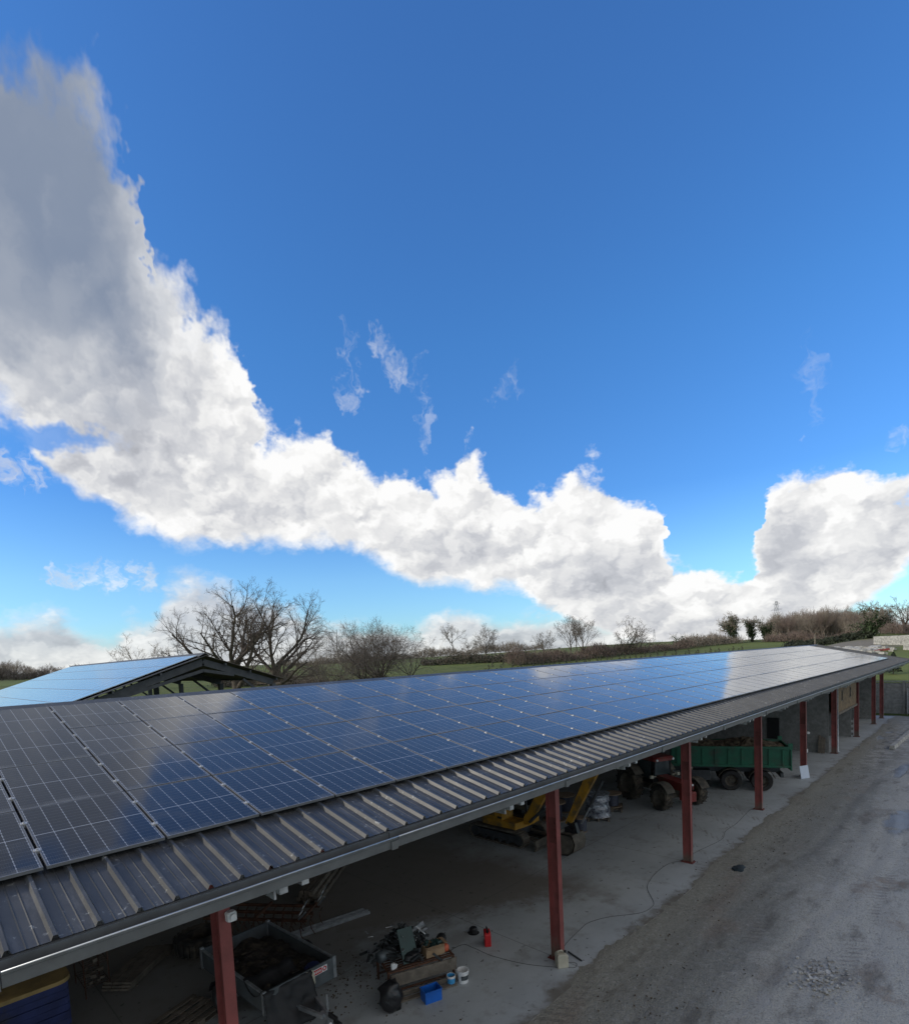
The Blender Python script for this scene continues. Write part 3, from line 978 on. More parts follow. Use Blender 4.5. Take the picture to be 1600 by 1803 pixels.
    # bracket pairs below the gutter, every half bay: tube end, plate and lamp-like box
    for k in range(17):
        x = -6.119 + 4.0843 * k
        b = zg - 0.16
        mb = MB()
        mb.box(x - 0.16, x - 0.06, yo - 0.10, yo + 0.55, b - 0.06, b + 0.02)
        mb.box(x - 0.15, x - 0.07, yo - 0.101, yo - 0.098, b - 0.05, b + 0.01)
        mb.box(x - 0.19, x - 0.165, yo - 0.02, yo + 0.26, b - 0.13, b - 0.005)
        t = put(mb, 'purlin_bracket', M_GALV)
        mb = MB()
        mb.box(x + 0.10, x + 0.19, yo - 0.13, yo + 0.45, b - 0.03, b + 0.05)
        mb.build('tube_end', M_GALV, t)
    # --- concrete block cross walls and the back wall
    def wall(name, x, y0, y1, h, m, rows=True):
        w = put(MB().box(x - 0.085, x + 0.085, y0, y1, 0.0, h), name, m)
        return w

    def blocks(x, y0, y1, h, parent, face=-1):
        bl = MB().bbox(-0.245, 0.245, -0.012, 0.0, 0.0, 0.19, 0.004).build('block', M_BLOCK, None)
        me = bl.data
        bpy.data.objects.remove(bl)
        for r in range(int(h / 0.2)):
            for c in range(int((y1 - y0) / 0.5)):
                y = y0 + 0.25 + c * 0.5 + (0.25 if r % 2 else 0)
                if y > y1 - 0.24:
                    continue
                o = link('block', me, parent, (x + face * 0.085 - X_L, y, 0.005 + r * 0.2), (0, 0, face * math.pi / 2 * -1 if face > 0 else -math.pi / 2))
                if face < 0:
                    o.rotation_euler = (0, 0, -math.pi / 2)
    w = wall('block_wall', 42.98, 1.25, 11.5, 4.9, M_BLOCK)
    blocks(42.98, 1.25, 7.25, 4.2, w)
    wall('block_wall', 50.9, 1.25, 11.5, 4.9, M_BLOCK)
    wall('block_wall', 62.9, 1.25, 11.5, 4.9, M_BLOCK)
    put(MB().box(43.1, 62.8, 8.0, 8.17, 0.0, 5.2), 'block_wall', M_BLOCK)
    mb = MB()
    n = int((64.0 + 9) / 0.25)
    pr = []
    for i in range(n):
        x = -9 + i * 0.25
        pr += [(x, 11.86), (x + 0.15, 11.86), (x + 0.17, 11.90), (x + 0.23, 11.90)]
    mb.prism(pr + [(64.0, 11.93), (-9, 11.93)], 0.0, 5.5, 'z')
    put(mb, 'back_cladding', M_CLAD)
    mb = MB()
    mb.box(-9.08, -8.92, 1.2, 11.5, 0, 5.6)
    put(mb, 'end_cladding', M_CLAD)
    # --- solar panels
    fr = MB()
    t, dp = 0.0105, 0.034
    fr.box(0, PW, 0, t, -dp, 0.0015)
    fr.box(0, PW, PL - t, PL, -dp, 0.0015)
    fr.box(0, t, t, PL - t, -dp, 0.0015)
    fr.box(PW - t, PW, t, PL - t, -dp, 0.0015)
    fo = fr.build('solar_panel', M_ALUD, None)
    fm = fo.data
    gl = MB().box(t, PW - t, t, PL - t, -0.03, -0.0005).build('glass', M_PV, None)
    gm = gl.data
    cl = MB().box(-0.046, 0.016, -0.026, 0.026, -0.02, 0.008)
    cl.tube([(-0.015, 0, 0.009), (-0.015, 0, 0.022)], 0.011, 6)
    co = cl.build('clamp', M_CLAMP, None)
    cm = co.data
    for o in (fo, gl, co):
        bpy.data.objects.remove(o)
    rng = random.Random(11)
    for k in range(-6, 52):
        for r in range(4):
            p = roof_pt(k * PITCH_X + 0.015, r * PITCH_S + 0.01, 0.0)
            o = link('solar_panel', fm, shed, (p.x - X_L, p.y, p.z), (SL + rng.uniform(-1, 1) * 0.0035, rng.uniform(-1, 1) * 0.0030, 0))
            link('glass', gm, o)
            if k < 36:
                for q in (0.26, 0.74):
                    link('clamp', cm, o, (0, PL * q, 0))
    # rails under the panels
    for r in range(4):
        for q in (0.26, 0.74):
            p = roof_pt(0, r * PITCH_S + PL * q, -0.05)
            mb = MB()
            mb.obb((26.5, p.y, p.z), (66.5, 0.035, 0.03), Matrix.Rotation(SL, 3, 'X'))
            put(mb, 'panel_rail', M_ALU)
    # --- downpipe beside the sixth post, wooden loft box between the next two posts, lamp boxes on posts
    mb = MB()
    mb.tube([(43.35, yo - 0.08, zg - 0.12), (43.30, 0.35, 4.72), (43.24, 0.80, 4.55), (43.24, 0.80, 0.10), (43.24, 0.66, 0.03)], 0.055, 10)
    put(mb, 'downpipe', M_GALV, smooth=True)
    box = MB()
    box.box(43.35, 50.75, 0.98, 3.4, 2.60, 2.72)
    lb = put(box, 'loft_floor', M_OLDW)
    for i in range(37):
        xx = 43.35 + i * 0.2
        if i in (9, 10, 24, 25):
            MB().box(xx + 0.004, xx + 0.196, 0.90, 0.93, 2.56, 3.30).build('plank', M_WOOD, lb)
            MB().box(xx + 0.004, xx + 0.196, 0.90, 0.93, 4.05, 4.62).build('plank', M_WOOD, lb)
        else:
            MB().box(xx + 0.004, xx + 0.196, 0.90 + 0.006 * (i % 2), 0.93 + 0.006 * (i % 2), 2.56, 4.62).build('plank', M_WOOD, lb)
    MB().box(43.3, 50.8, 0.84, 0.90, 2.46, 2.62).build('sill_beam', M_OLDW, lb)
    for xx in (45.15, 48.15):
        mb = MB()
        for zz in (3.30, 4.02):
            mb.box(xx, xx + 0.4, 0.885, 0.935, zz, zz + 0.05)
        for q in (0, 0.36):
            mb.box(xx + q, xx + q + 0.04, 0.885, 0.935, 3.35, 4.02)
        f = mb.build('window_frame', M_OLDW, lb)
        g = MB().box(xx + 0.04, xx + 0.36, 0.915, 0.925, 3.35, 4.02).build('pane', M_GLASS, lb)
    for i, x in enumerate(POSTS[1:7]):
        zz = (4.15, 0, 0, 4.3, 2.4, 0)[i]
        if not zz:
            continue
        mb = MB()
        mb.bbox(x + 0.00, x + 0.13, Y_POST - 0.27, Y_POST - 0.146, zz, zz + 0.13, 0.02)
        mb.tube([(x + 0.065, Y_POST - 0.275, zz + 0.065), (x + 0.065, Y_POST - 0.30, zz + 0.065)], 0.045, 10)
        put(mb, 'lamp_box', M_WHITE)
    x = POSTS[5]
    put(MB().bbox(x - 0.02, x + 0.12, Y_POST - 0.20, Y_POST - 0.147, 1.35, 1.55, 0.015), 'switch_box', M_WHITE)
    return shed


shed = build_shed()


# ------------------------------------------------------------------ the second shed, its gable toward us
def build_gable_shed():
    yg, ye, xr = 22.0, 50.5, 10.52
    zr = 8.42
    sl = R(18.6)
    tn, c_, s_ = math.tan(sl), math.cos(sl), math.sin(sl)
    root = empty('gable_shed', (xr, yg, 0), 'open gabled shed with a panelled left roof slope behind the long shed', 'shed')
    inv = Matrix.Translation((xr, yg, 0)).inverted()

    def put(mb, name, m, parent=root):
        o = mb.build(name, m, parent)
        o.matrix_parent_inverse = inv
        return o
    XL, XR = -3.2, 14.95
    # left roof sheet and right roof sheet (corrugated)
    def sheet(xa, za, xb, zb, name, m):
        mb = MB()
        n = int((ye - yg) / 0.18)
        for i in range(n + 1):
            y = yg + i * (ye - yg) / n
            dz = 0.02 * (i % 2)
            mb.v += [(xa, y, za + dz), (xb, y, zb + dz), (xa, y, za + dz - 0.03), (xb, y, zb + dz - 0.03)]
        for i in range(n):
            a, b = 4 * i, 4 * i + 4
            mb.f += [(a, a + 1, b + 1, b), (a + 3, a + 2, b + 2, b + 3)]
        mb.f += [(0, 2, 3, 1), (4 * n, 4 * n + 1, 4 * n + 3, 4 * n + 2)]
        put(mb, name, m)
    sheet(XL, zr - (xr - XL) * tn - 0.10, xr, zr - 0.10, 'roof_sheet', M_ROOF)
    sheet(xr, zr - 0.06, XR, zr - 0.06 - (XR - xr) * tn, 'roof_sheet', M_FIBRE)
    mb = MB()
    mb.prism([(xr - 0.3, zr - 0.3 * tn - 0.03), (xr, zr + 0.05), (xr + 0.3, zr - 0.3 * tn - 0.01), (xr, zr)], yg - 0.05, ye + 0.05, 'y')
    put(mb, 'ridge_cap', M_ROOF)
    # frames: gable rafter trusses at each end and between
    for i, y in enumerate((yg + 0.35, yg + 7.3, yg + 14.2, yg + 21.1, ye - 0.3)):
        mb = MB()
        for (xe, sg) in ((1.2, -1), (14.3, 1)):
            a = Vector((xr, y, zr - 0.42))
            b = Vector((xe, y, zr - 0.42 - abs(xr - xe) * tn))
            mb.bar(a, b, 0.16, 0.34, (0, 0, 1))
            mb.bar(Vector((xr, y, zr - 0.85)), Vector((xr + (xe - xr) * 0.42, y, zr - 0.62 - abs(xr - xe) * 0.42 * tn)), 0.14, 0.16, (0, 0, 1))
        put(mb, 'truss', M_DSTEEL)
        for xp in (1.2, 14.3):
            put(MB().box(xp - 0.12, xp + 0.12, y - 0.15, y + 0.15, 0.0, zr - 0.5 - abs(xr - xp) * tn), 'post', M_DSTEEL)
        put(MB().box(xr - 0.13, xr + 0.13, y + 0.2, y + 0.4, 0.0, zr - 0.95), 'post', M_DSTEEL) if i in (1, 3) else None
        mb = MB()
        mb.bar((1.3, y, 4.3), (4.6, y, 6.05), 0.10, 0.12)
        mb.bar((14.2, y, 5.6), (12.6, y, 7.0), 0.10, 0.12)
        put(mb, 'knee_brace', M_DSTEEL)
    for xp in (0.0, 2.0, 4.2, 6.3, 8.4, 11.6, 12.9, 14.4):
        z = zr - 0.13 - abs(xr - xp) * tn - 0.06
        put(MB().box(xp - 0.04, xp + 0.04, yg + 0.02, ye - 0.02, z - 0.09, z + 0.03), 'purlin', M_DSTEEL)
    # panels on the left slope
    fo = MB().box(0, 1.128, 0, 0.012, -0.03, 0.002)
    fr = MB()
    fr.box(0, 1.506, 0, 0.012, -0.03, 0.0015)
    fr.box(0, 1.506, 1.112, 1.124, -0.03, 0.0015)
    fr.box(0, 0.012, 0.012, 1.112, -0.03, 0.0015)
    fr.box(1.494, 1.506, 0.012, 1.112, -0.03, 0.0015)
    f = fr.build('solar_panel', M_ALU, None)
    g = MB().box(0.012, 1.494, 0.012, 1.112, -0.028, -0.0005).build('glass', M_PV2, None)
    fm, gm = f.data, g.data
    bpy.data.objects.remove(f)
    bpy.data.objects.remove(g)
    rng = random.Random(3)
    for k in range(24):
        for r in range(8):
            s = 0.28 + r * 1.526
            # the panel's local x runs down the slope to the left
            px, pz = xr - s * c_, zr - s * s_ + 0.03
            o = link('solar_panel', fm, root, (px - xr, (k * 1.154 + 0.25 + 1.124), pz), (0, 0, math.pi))
            o.rotation_euler = Matrix((( -c_, 0, s_ * -1), (0, -1, 0), (-s_, 0, c_))).to_euler()
            link('glass', gm, o)
    return root


def pv2_material():
    m, nt, b = base_mat('solar_cells_far')
    tc = nt.nodes.new('ShaderNodeTexCoord')
    x, y, z = split(X(tc.outputs['Object']))
    mid = step(X._m('ABSOLUTE', x - 0.753), 0.006, 0.008, 1.0, 0.0)
    c = mixc(mid * 0.7, (0.010, 0.013, 0.026), (0.45, 0.48, 0.52))
    lnk(nt, c, b.inputs['Base Color'])
    b.inputs['Roughness'].default_value = 0.12
    b.inputs['Sheen Weight'].default_value = 0.3
    b.inputs['Sheen Roughness'].default_value = 0.4
    b.inputs['Coat Weight'].default_value = 0.5
    b.inputs['Coat Roughness'].default_value = 0.12
    return m


M_PV2 = pv2_material()
build_gable_shed()

# ------------------------------------------------------------------ machines and things in and around the shed
PI = math.pi
AX_Y = Matrix.Rotation(-PI / 2, 3, 'X')     # local z -> y
AX_X = Matrix.Rotation(PI / 2, 3, 'Y')      # local z -> x


def wheel(parent, c, r, w, mt, mr, lugs=0, rim=0.58, smooth=True):
    """wheel with its axle along the parent's y axis"""
    mb = MB()
    h = w / 2
    ro = r * (0.94 if lugs else 1.0)
    mb.lathe([(rim * r, -h * 0.80), (rim * r * 1.12, -h * 0.95), (ro * 0.90, -h), (ro * 0.985, -h * 0.82), (ro, -h * 0.4), (ro, h * 0.4), (ro * 0.985, h * 0.82), (ro * 0.90, h), (rim * r * 1.12, h * 0.95), (rim * r, h * 0.80)], 28, (0, 0, 0), AX_Y, closed=True)
    for i in range(lugs):
        for sg in (-1, 1):
            a = 2 * PI * (i + (0.5 if sg > 0 else 0)) / lugs
            d = Vector((math.cos(a), 0, math.sin(a)))
            t = Vector((-math.sin(a), 0, math.cos(a)))
            p = d * (r * 0.965) + Vector((0, sg * h * 0.90, 0)) - t * r * 0.09
            q = d * (r * 0.965) + Vector((0, -sg * h * 0.05, 0)) + t * r * 0.07
            mb.bar(p, q, r * 0.075, r * 0.075, d)
    t = mb.build('wheel', mt, parent, c, smooth=False)
    mb = MB()
    mb.lathe([(0.0, h * 0.30), (rim * r * 0.28, h * 0.34), (rim * r * 0.34, h * 0.10), (rim * r * 0.78, h * 0.05), (rim * r * 0.9, h * 0.55), (rim * r * 1.0, h * 0.82), (rim * r, -h * 0.82), (rim * r * 0.9, -h * 0.5), (rim * r * 0.6, -h * 0.2), (0.0, -h * 0.2)], 20, (0, 0, 0), AX_Y)
    for i in range(8):
        a = 2 * PI * i / 8
        for sg in (1, -1):
            mb.tube([(math.cos(a) * rim * r * 0.5, sg * h * 0.02, math.sin(a) * rim * r * 0.5), (math.cos(a) * rim * r * 0.5, sg * h * 0.22, math.sin(a) * rim * r * 0.5)], 0.018 * r / 0.5, 6)
    mb.build('rim', mr, t)
    return t


def build_tractor():
    T = empty('tractor', (24.95, 3.95, 0), 'muddy red tractor with big cleated tyres facing the yard', 'tractor', rz=math.atan2(-0.90, -0.43))
    for y in (-1.0, 1.0):
        wheel(T, (0, y, 0.62), 0.62, 0.46, M_MUDTYRE, M_MUD, 15)
        wheel(T, (-2.35, y * 0.98, 0.86), 0.86, 0.52, M_MUDTYRE, M_MUD, 17)
        mb = MB()       # curved mudguard over the front wheel
        n = 8
        for i in range(n + 1):
            a = R(25 + 130 * i / n)
            for rr in (0.72, 0.69):
                for yy in (-0.24, 0.24):
                    mb.v.append((math.cos(a) * rr, y + yy, 0.62 + math.sin(a) * rr))
        for i in range(n):
            a, b = 4 * i, 4 * i + 4
            mb.f += [(a, a + 1, b + 1, b), (a + 3, a + 2, b + 2, b + 3), (a, b, b + 2, a + 2), (a + 1, a + 3, b + 3, b + 1)]
        mb.f += [(0, 2, 3, 1), (4 * n, 4 * n + 1, 4 * n + 3, 4 * n + 2)]
        mb.build('mudguard', M_MUD, T)
        mb = MB()
        for i in range(n + 1):
            a = R(35 + 110 * i / n)
            for rr in (0.98, 0.94):
                for yy in (-0.28, 0.24):
                    mb.v.append((-2.35 + math.cos(a) * rr, y * 0.98 + yy, 0.86 + math.sin(a) * rr))
        for i in range(n):
            a, b = 4 * i, 4 * i + 4
            mb.f += [(a, a + 1, b + 1, b), (a + 3, a + 2, b + 2, b + 3), (a, b, b + 2, a + 2), (a + 1, a + 3, b + 3, b + 1)]
        mb.f += [(0, 2, 3, 1), (4 * n, 4 * n + 1, 4 * n + 3, 4 * n + 2)]
        mb.build('mudguard', M_MUD, T)
    mb = MB()
    mb.prism([(-1.15, 0.90), (0.50, 0.90), (0.66, 0.95), (0.68, 1.14), (0.56, 1.26), (-1.15, 1.36)], -0.29, 0.29, 'y')
    hood = mb.build('bonnet', M_TRED, T)
    mb = MB()
    mb.bbox(0.30, 0.90, -0.26, 0.26, 0.45, 0.90, 0.05)
    mb.build('front_weight', M_TRED, T)
    mb = MB()
    for i in range(6):
        mb.box(0.676, 0.69, -0.22, 0.22, 0.955 + i * 0.032, 0.973 + i * 0.032)
    mb.build('grille', M_BLACK, hood)
    for y in (-0.25, 0.25):
        mb = MB().tube([(0.63, y * 0.8, 1.17), (0.70, y * 0.8, 1.17)], 0.05, 10)
        mb.build('headlight', M_WHITE, hood)
    mb = MB()
    mb.box(-3.0, 0.5, -0.24, 0.24, 0.55, 0.895)
    mb.box(-0.14, 0.14, -0.95, 0.95, 0.52, 0.70)
    mb.box(-2.5, -2.2, -0.95, 0.95, 0.72, 1.0)
    mb.build('chassis', M_MUD, T)
    # cab
    mb = MB()
    for x, y in ((-1.12, -0.50), (-1.12, 0.50), (-2.75, -0.66), (-2.75, 0.66), (-2.0, -0.68), (-2.0, 0.68)):
        mb.bar((x, y, 1.0), (x + (0.06 if x > -1.5 else -0.02), y * 0.93, 2.10), 0.07, 0.07)
    mb.box(-2.8, -1.05, -0.62, 0.62, 1.0, 1.22)
    cabf = mb.build('cab_frame', M_BLACK, T)
    mb = MB().box(-1.10, -1.085, -0.44, 0.44, 1.37, 2.06)
    mb.build('windscreen', M_GLASS, T)
    for y in (-0.60, 0.60):
        MB().box(-2.7, -1.2, y - 0.008, y + 0.008, 1.24, 2.06).build('side_window', M_GLASS, T)
    mb = MB()
    mb.bbox(-2.95, -0.88, -0.60, 0.60, 2.08, 2.28, 0.09)
    rf = mb.build('cab_roof', M_TRED, T)
    for y in (-0.48, 0.48):
        MB().tube([(-0.90, y, 2.15), (-0.845, y, 2.15)], 0.055, 10).build('work_light', M_WHITE, rf)
    MB().tube([(-2.3, -0.3, 2.27), (-2.3, -0.3, 2.44)], 0.05, 10).build('beacon', M_WHITE, rf)
    mb = MB().tube([(-0.3, 0.42, 1.4), (-0.3, 0.42, 1.95)], 0.04, 8)
    mb.build('exhaust', M_BLACK, T)
    for y in (-0.72, 0.72):
        mb = MB().bar((-0.95, y * 0.7, 1.35), (-0.90, y * 1.1, 1.38), 0.03, 0.03)
        mb.bbox(-0.98, -0.84, y * 1.1 - 0.09, y * 1.1 + 0.09, 1.30, 1.44, 0.02)
        mb.build('side_lamp', M_PLUMB, T)
    return T


def build_excavator():
    E = empty('mini_excavator', (16.85, 7.75, 0), 'yellow tracked mini excavator parked with its arm folded down', 'excavator', rz=-PI / 2)
    prof = []
    for i in range(9):
        a = -PI / 2 + PI * i / 8
        prof.append((1.15 + 0.29 * math.cos(a), 0.30 + 0.29 * math.sin(a)))
    for i in range(9):
        a = PI / 2 + PI * i / 8
        prof.append((-1.15 + 0.29 * math.cos(a), 0.30 + 0.29 * math.sin(a)))
    inner = [(1.15 + (x - 1.15) * 0.82 if x > 0 else -1.15 + (x + 1.15) * 0.82, 0.30 + (z - 0.30) * 0.82) for x, z in prof]
    for y in (-0.74, 0.74):
        mb = MB()
        n = len(prof)
        for yy in (y - 0.2, y + 0.2):
            mb.v += [(x, yy, z) for x, z in prof] + [(x, yy, z) for x, z in inner]
        for i in range(n):
            j = (i + 1) % n
            mb.f += [(i, j, 2 * n + j, 2 * n + i), (n + j, n + i, 3 * n + i, 3 * n + j), (i, n + i, n + j, j), (2 * n + j, 3 * n + j, 3 * n + i, 2 * n + i)]
        tr = mb.build('track', M_MUD, E)
        # pads
        mb = MB()
        per = []
        for i in range(n):
            a, b = Vector(prof[i]), Vector(prof[(i + 1) % n])
            k = max(1, int((b - a).length / 0.10))
            for q in range(k):
                per.append((a + (b - a) * (q / k), (b - a).normalized()))
        for p, d in per:
            nrm = Vector((d.y, -d.x))
            c = p + nrm * 0.012
            mb.obb((c.x, y, c.y), (0.07, 0.41, 0.03), Matrix(((d.x, 0, nrm.x), (0, 1, 0), (d.y, 0, nrm.y))))
        mb.build('track_pads', M_MUD, tr)
        mb = MB()
        mb.box(-1.1, 1.1, y - 0.12, y + 0.12, 0.16, 0.44)
        for x in (-1.15, 1.15):
            mb.lathe([(0, -0.15), (0.21, -0.15), (0.21, 0.15), (0, 0.15)], 16, (x, y, 0.30), AX_Y)
        for x in (-0.6, -0.2, 0.2, 0.6):
            mb.lathe([(0, -0.16), (0.09, -0.16), (0.09, 0.16), (0, 0.16)], 12, (x, y, 0.15), AX_Y)
        mb.build('track_frame', M_DSTEEL, E)
    mb = MB()
    mb.box(-0.8, 0.8, -0.56, 0.56, 0.28, 0.56)
    mb.lathe([(0, 0.5), (0.45, 0.5), (0.45, 0.68), (0, 0.68)], 20)
    mb.build('undercarriage', M_DSTEEL, E)
    # house
    mb = MB()
    mb.prism([(-1.05, -0.55), (-1.25, -0.25), (-1.28, 0.25), (-1.05, 0.55), (-0.75, 0.80), (0.95, 0.80), (1.02, 0.3), (1.02, -0.3), (0.95, -0.80), (-0.75, -0.80)], 0.66, 0.92, 'z')
    mb.build('house_deck', M_YEL, E)
    mb = MB()
    mb.prism([(-1.04, -0.55), (-1.22, -0.2), (-1.22, 0.2), (-1.04, 0.55), (-0.76, 0.77), (-0.35, 0.77), (-0.35, -0.05), (0.25, -0.05), (0.25, -0.77), (-0.76, -0.77)], 0.92, 1.50, 'z')
    eng = mb.build('engine_cover', M_YEL, E)
    mb = MB()
    for i in range(7):
        mb.box(-0.62, -0.12, -0.785, -0.771, 1.06 + i * 0.05, 1.085 + i * 0.05)
    mb.build('vent_grille', M_BLACK, eng)
    MB().box(0.02, 0.24, -0.785, -0.772, 0.98, 1.07).build('model_decal', M_BLACK, eng)
    # cab
    mb = MB()
    for x, y in ((-0.30, 0.02), (-0.30, 0.74), (0.95, 0.02), (0.95, 0.74), (0.3, 0.74)):
        mb.bar((x, y, 0.92), (x - (0.14 if x > 0.5 else 0), y, 2.52), 0.07, 0.07)
    mb.box(-0.34, 0.98, -0.01, 0.77, 0.92, 1.02)
    mb.build('cab_frame', M_BLACK, E)
    MB().bbox(-0.38, 0.92, -0.03, 0.80, 2.50, 2.60, 0.04).build('cab_roof', M_BLACK, E)
    for (x0, x1, y0, y1) in ((-0.26, 0.84, 0.015, 0.025), (-0.26, 0.84, 0.735, 0.745)):
        MB().box(x0, x1, y0, y1, 1.25, 2.45).build('window', M_GLASS, E)
    MB().box(0.1, 0.5, 0.2, 0.6, 1.02, 1.5).build('seat', M_BLACK, E)
    # boom, stick, bucket
    yb = -0.22

    def arm(pts, w, name, m):
        mb = MB()
        poly = [(p[0], p[1]) for p in pts]
        mb.prism(poly, yb - w / 2, yb + w / 2, 'y')
        return mb.build(name, m, E)
    arm([(1.0, 0.78), (1.28, 0.82), (2.05, 2.02), (3.0, 2.78), (4.42, 3.20), (4.46, 3.40), (4.3, 3.46), (2.85, 3.16), (1.72, 2.22), (1.02, 1.08)], 0.20, 'boom', M_YEL)
    arm([(4.22, 3.62), (4.62, 3.55), (4.60, 3.15), (3.42, 1.12), (3.22, 1.18), (4.12, 3.05)], 0.17, 'stick', M_YEL)
    for a, b_, c_ in (((1.35, yb - 0.15, 0.95), (2.1, yb - 0.15, 1.65), (2.7, yb - 0.15, 2.35)), ((2.6, yb, 3.25), (3.6, yb, 3.62), (4.3, yb, 3.66)), ((4.55, yb, 3.0), (4.0, yb, 1.95), (3.62, yb, 1.25))):
        ram = MB().tube([a, b_], 0.06, 10).build('hydraulic_ram', M_DSTEEL, E)
        MB().tube([b_, c_], 0.033, 8).build('piston_rod', M_GALV, ram)
    mb = MB()
    for k in (-0.05, 0.05):
        mb.tube([(1.2, yb + k - 0.13, 1.25), (1.8, yb + k - 0.13, 2.3), (2.9, yb + k - 0.13, 3.05), (4.2, yb + k - 0.13, 3.42)], 0.014, 5)
    mb.build('hoses', M_BLACK, E)
    mb = MB()
    mb.bar((3.32, yb, 1.2), (3.62, yb, 1.12), 0.2, 0.12)
    mb.bar((3.60, yb, 1.22), (3.72, yb, 0.86), 0.16, 0.08)
    mb.box(3.22, 3.62, yb - 0.14, yb + 0.14, 0.82, 1.02)
    mb.build('quick_hitch', M_BLACK, E)
    out = [(3.20, 0.86), (3.70, 0.86), (3.82, 0.55), (3.74, 0.25), (3.50, 0.06), (3.18, 0.03), (2.98, 0.18)]
    inn = [(2.99, 0.21), (3.19, 0.07), (3.48, 0.10), (3.70, 0.28), (3.77, 0.55), (3.66, 0.82), (3.23, 0.82)]
    mb = MB()
    mb.prism(out + inn, yb - 0.40, yb + 0.40, 'y')
    for yy in (yb - 0.40, yb + 0.385):
        mb.prism(out, yy, yy + 0.015, 'y')
    bk = mb.build('bucket', M_MUD, E)
    mb = MB()
    for i in range(5):
        y = yb - 0.36 + i * 0.18
        mb.prism([(2.99, 0.20), (2.86, 0.10), (3.02, 0.14)], y - 0.035, y + 0.035, 'y')
    mb.build('bucket_teeth', M_DSTEEL, bk)
    # dozer blade
    mb = MB()
    mb.prism([(2.02, 0.04), (2.10, 0.22), (2.02, 0.45), (1.96, 0.45), (2.02, 0.22), (1.94, 0.04)], -0.98, 0.98, 'y')
    mb.build('dozer_blade', M_MUD, E)
    mb = MB()
    for y in (-0.42, 0.42):
        mb.bar((0.7, y, 0.38), (2.0, y, 0.24), 0.09, 0.10)
    mb.build('blade_arms', M_MUD, E)
    for ch in E.children:
        if ch.name.split('.')[0] in ('stick', 'bucket', 'quick_hitch'):
            ch.location.x = -0.26
    return E


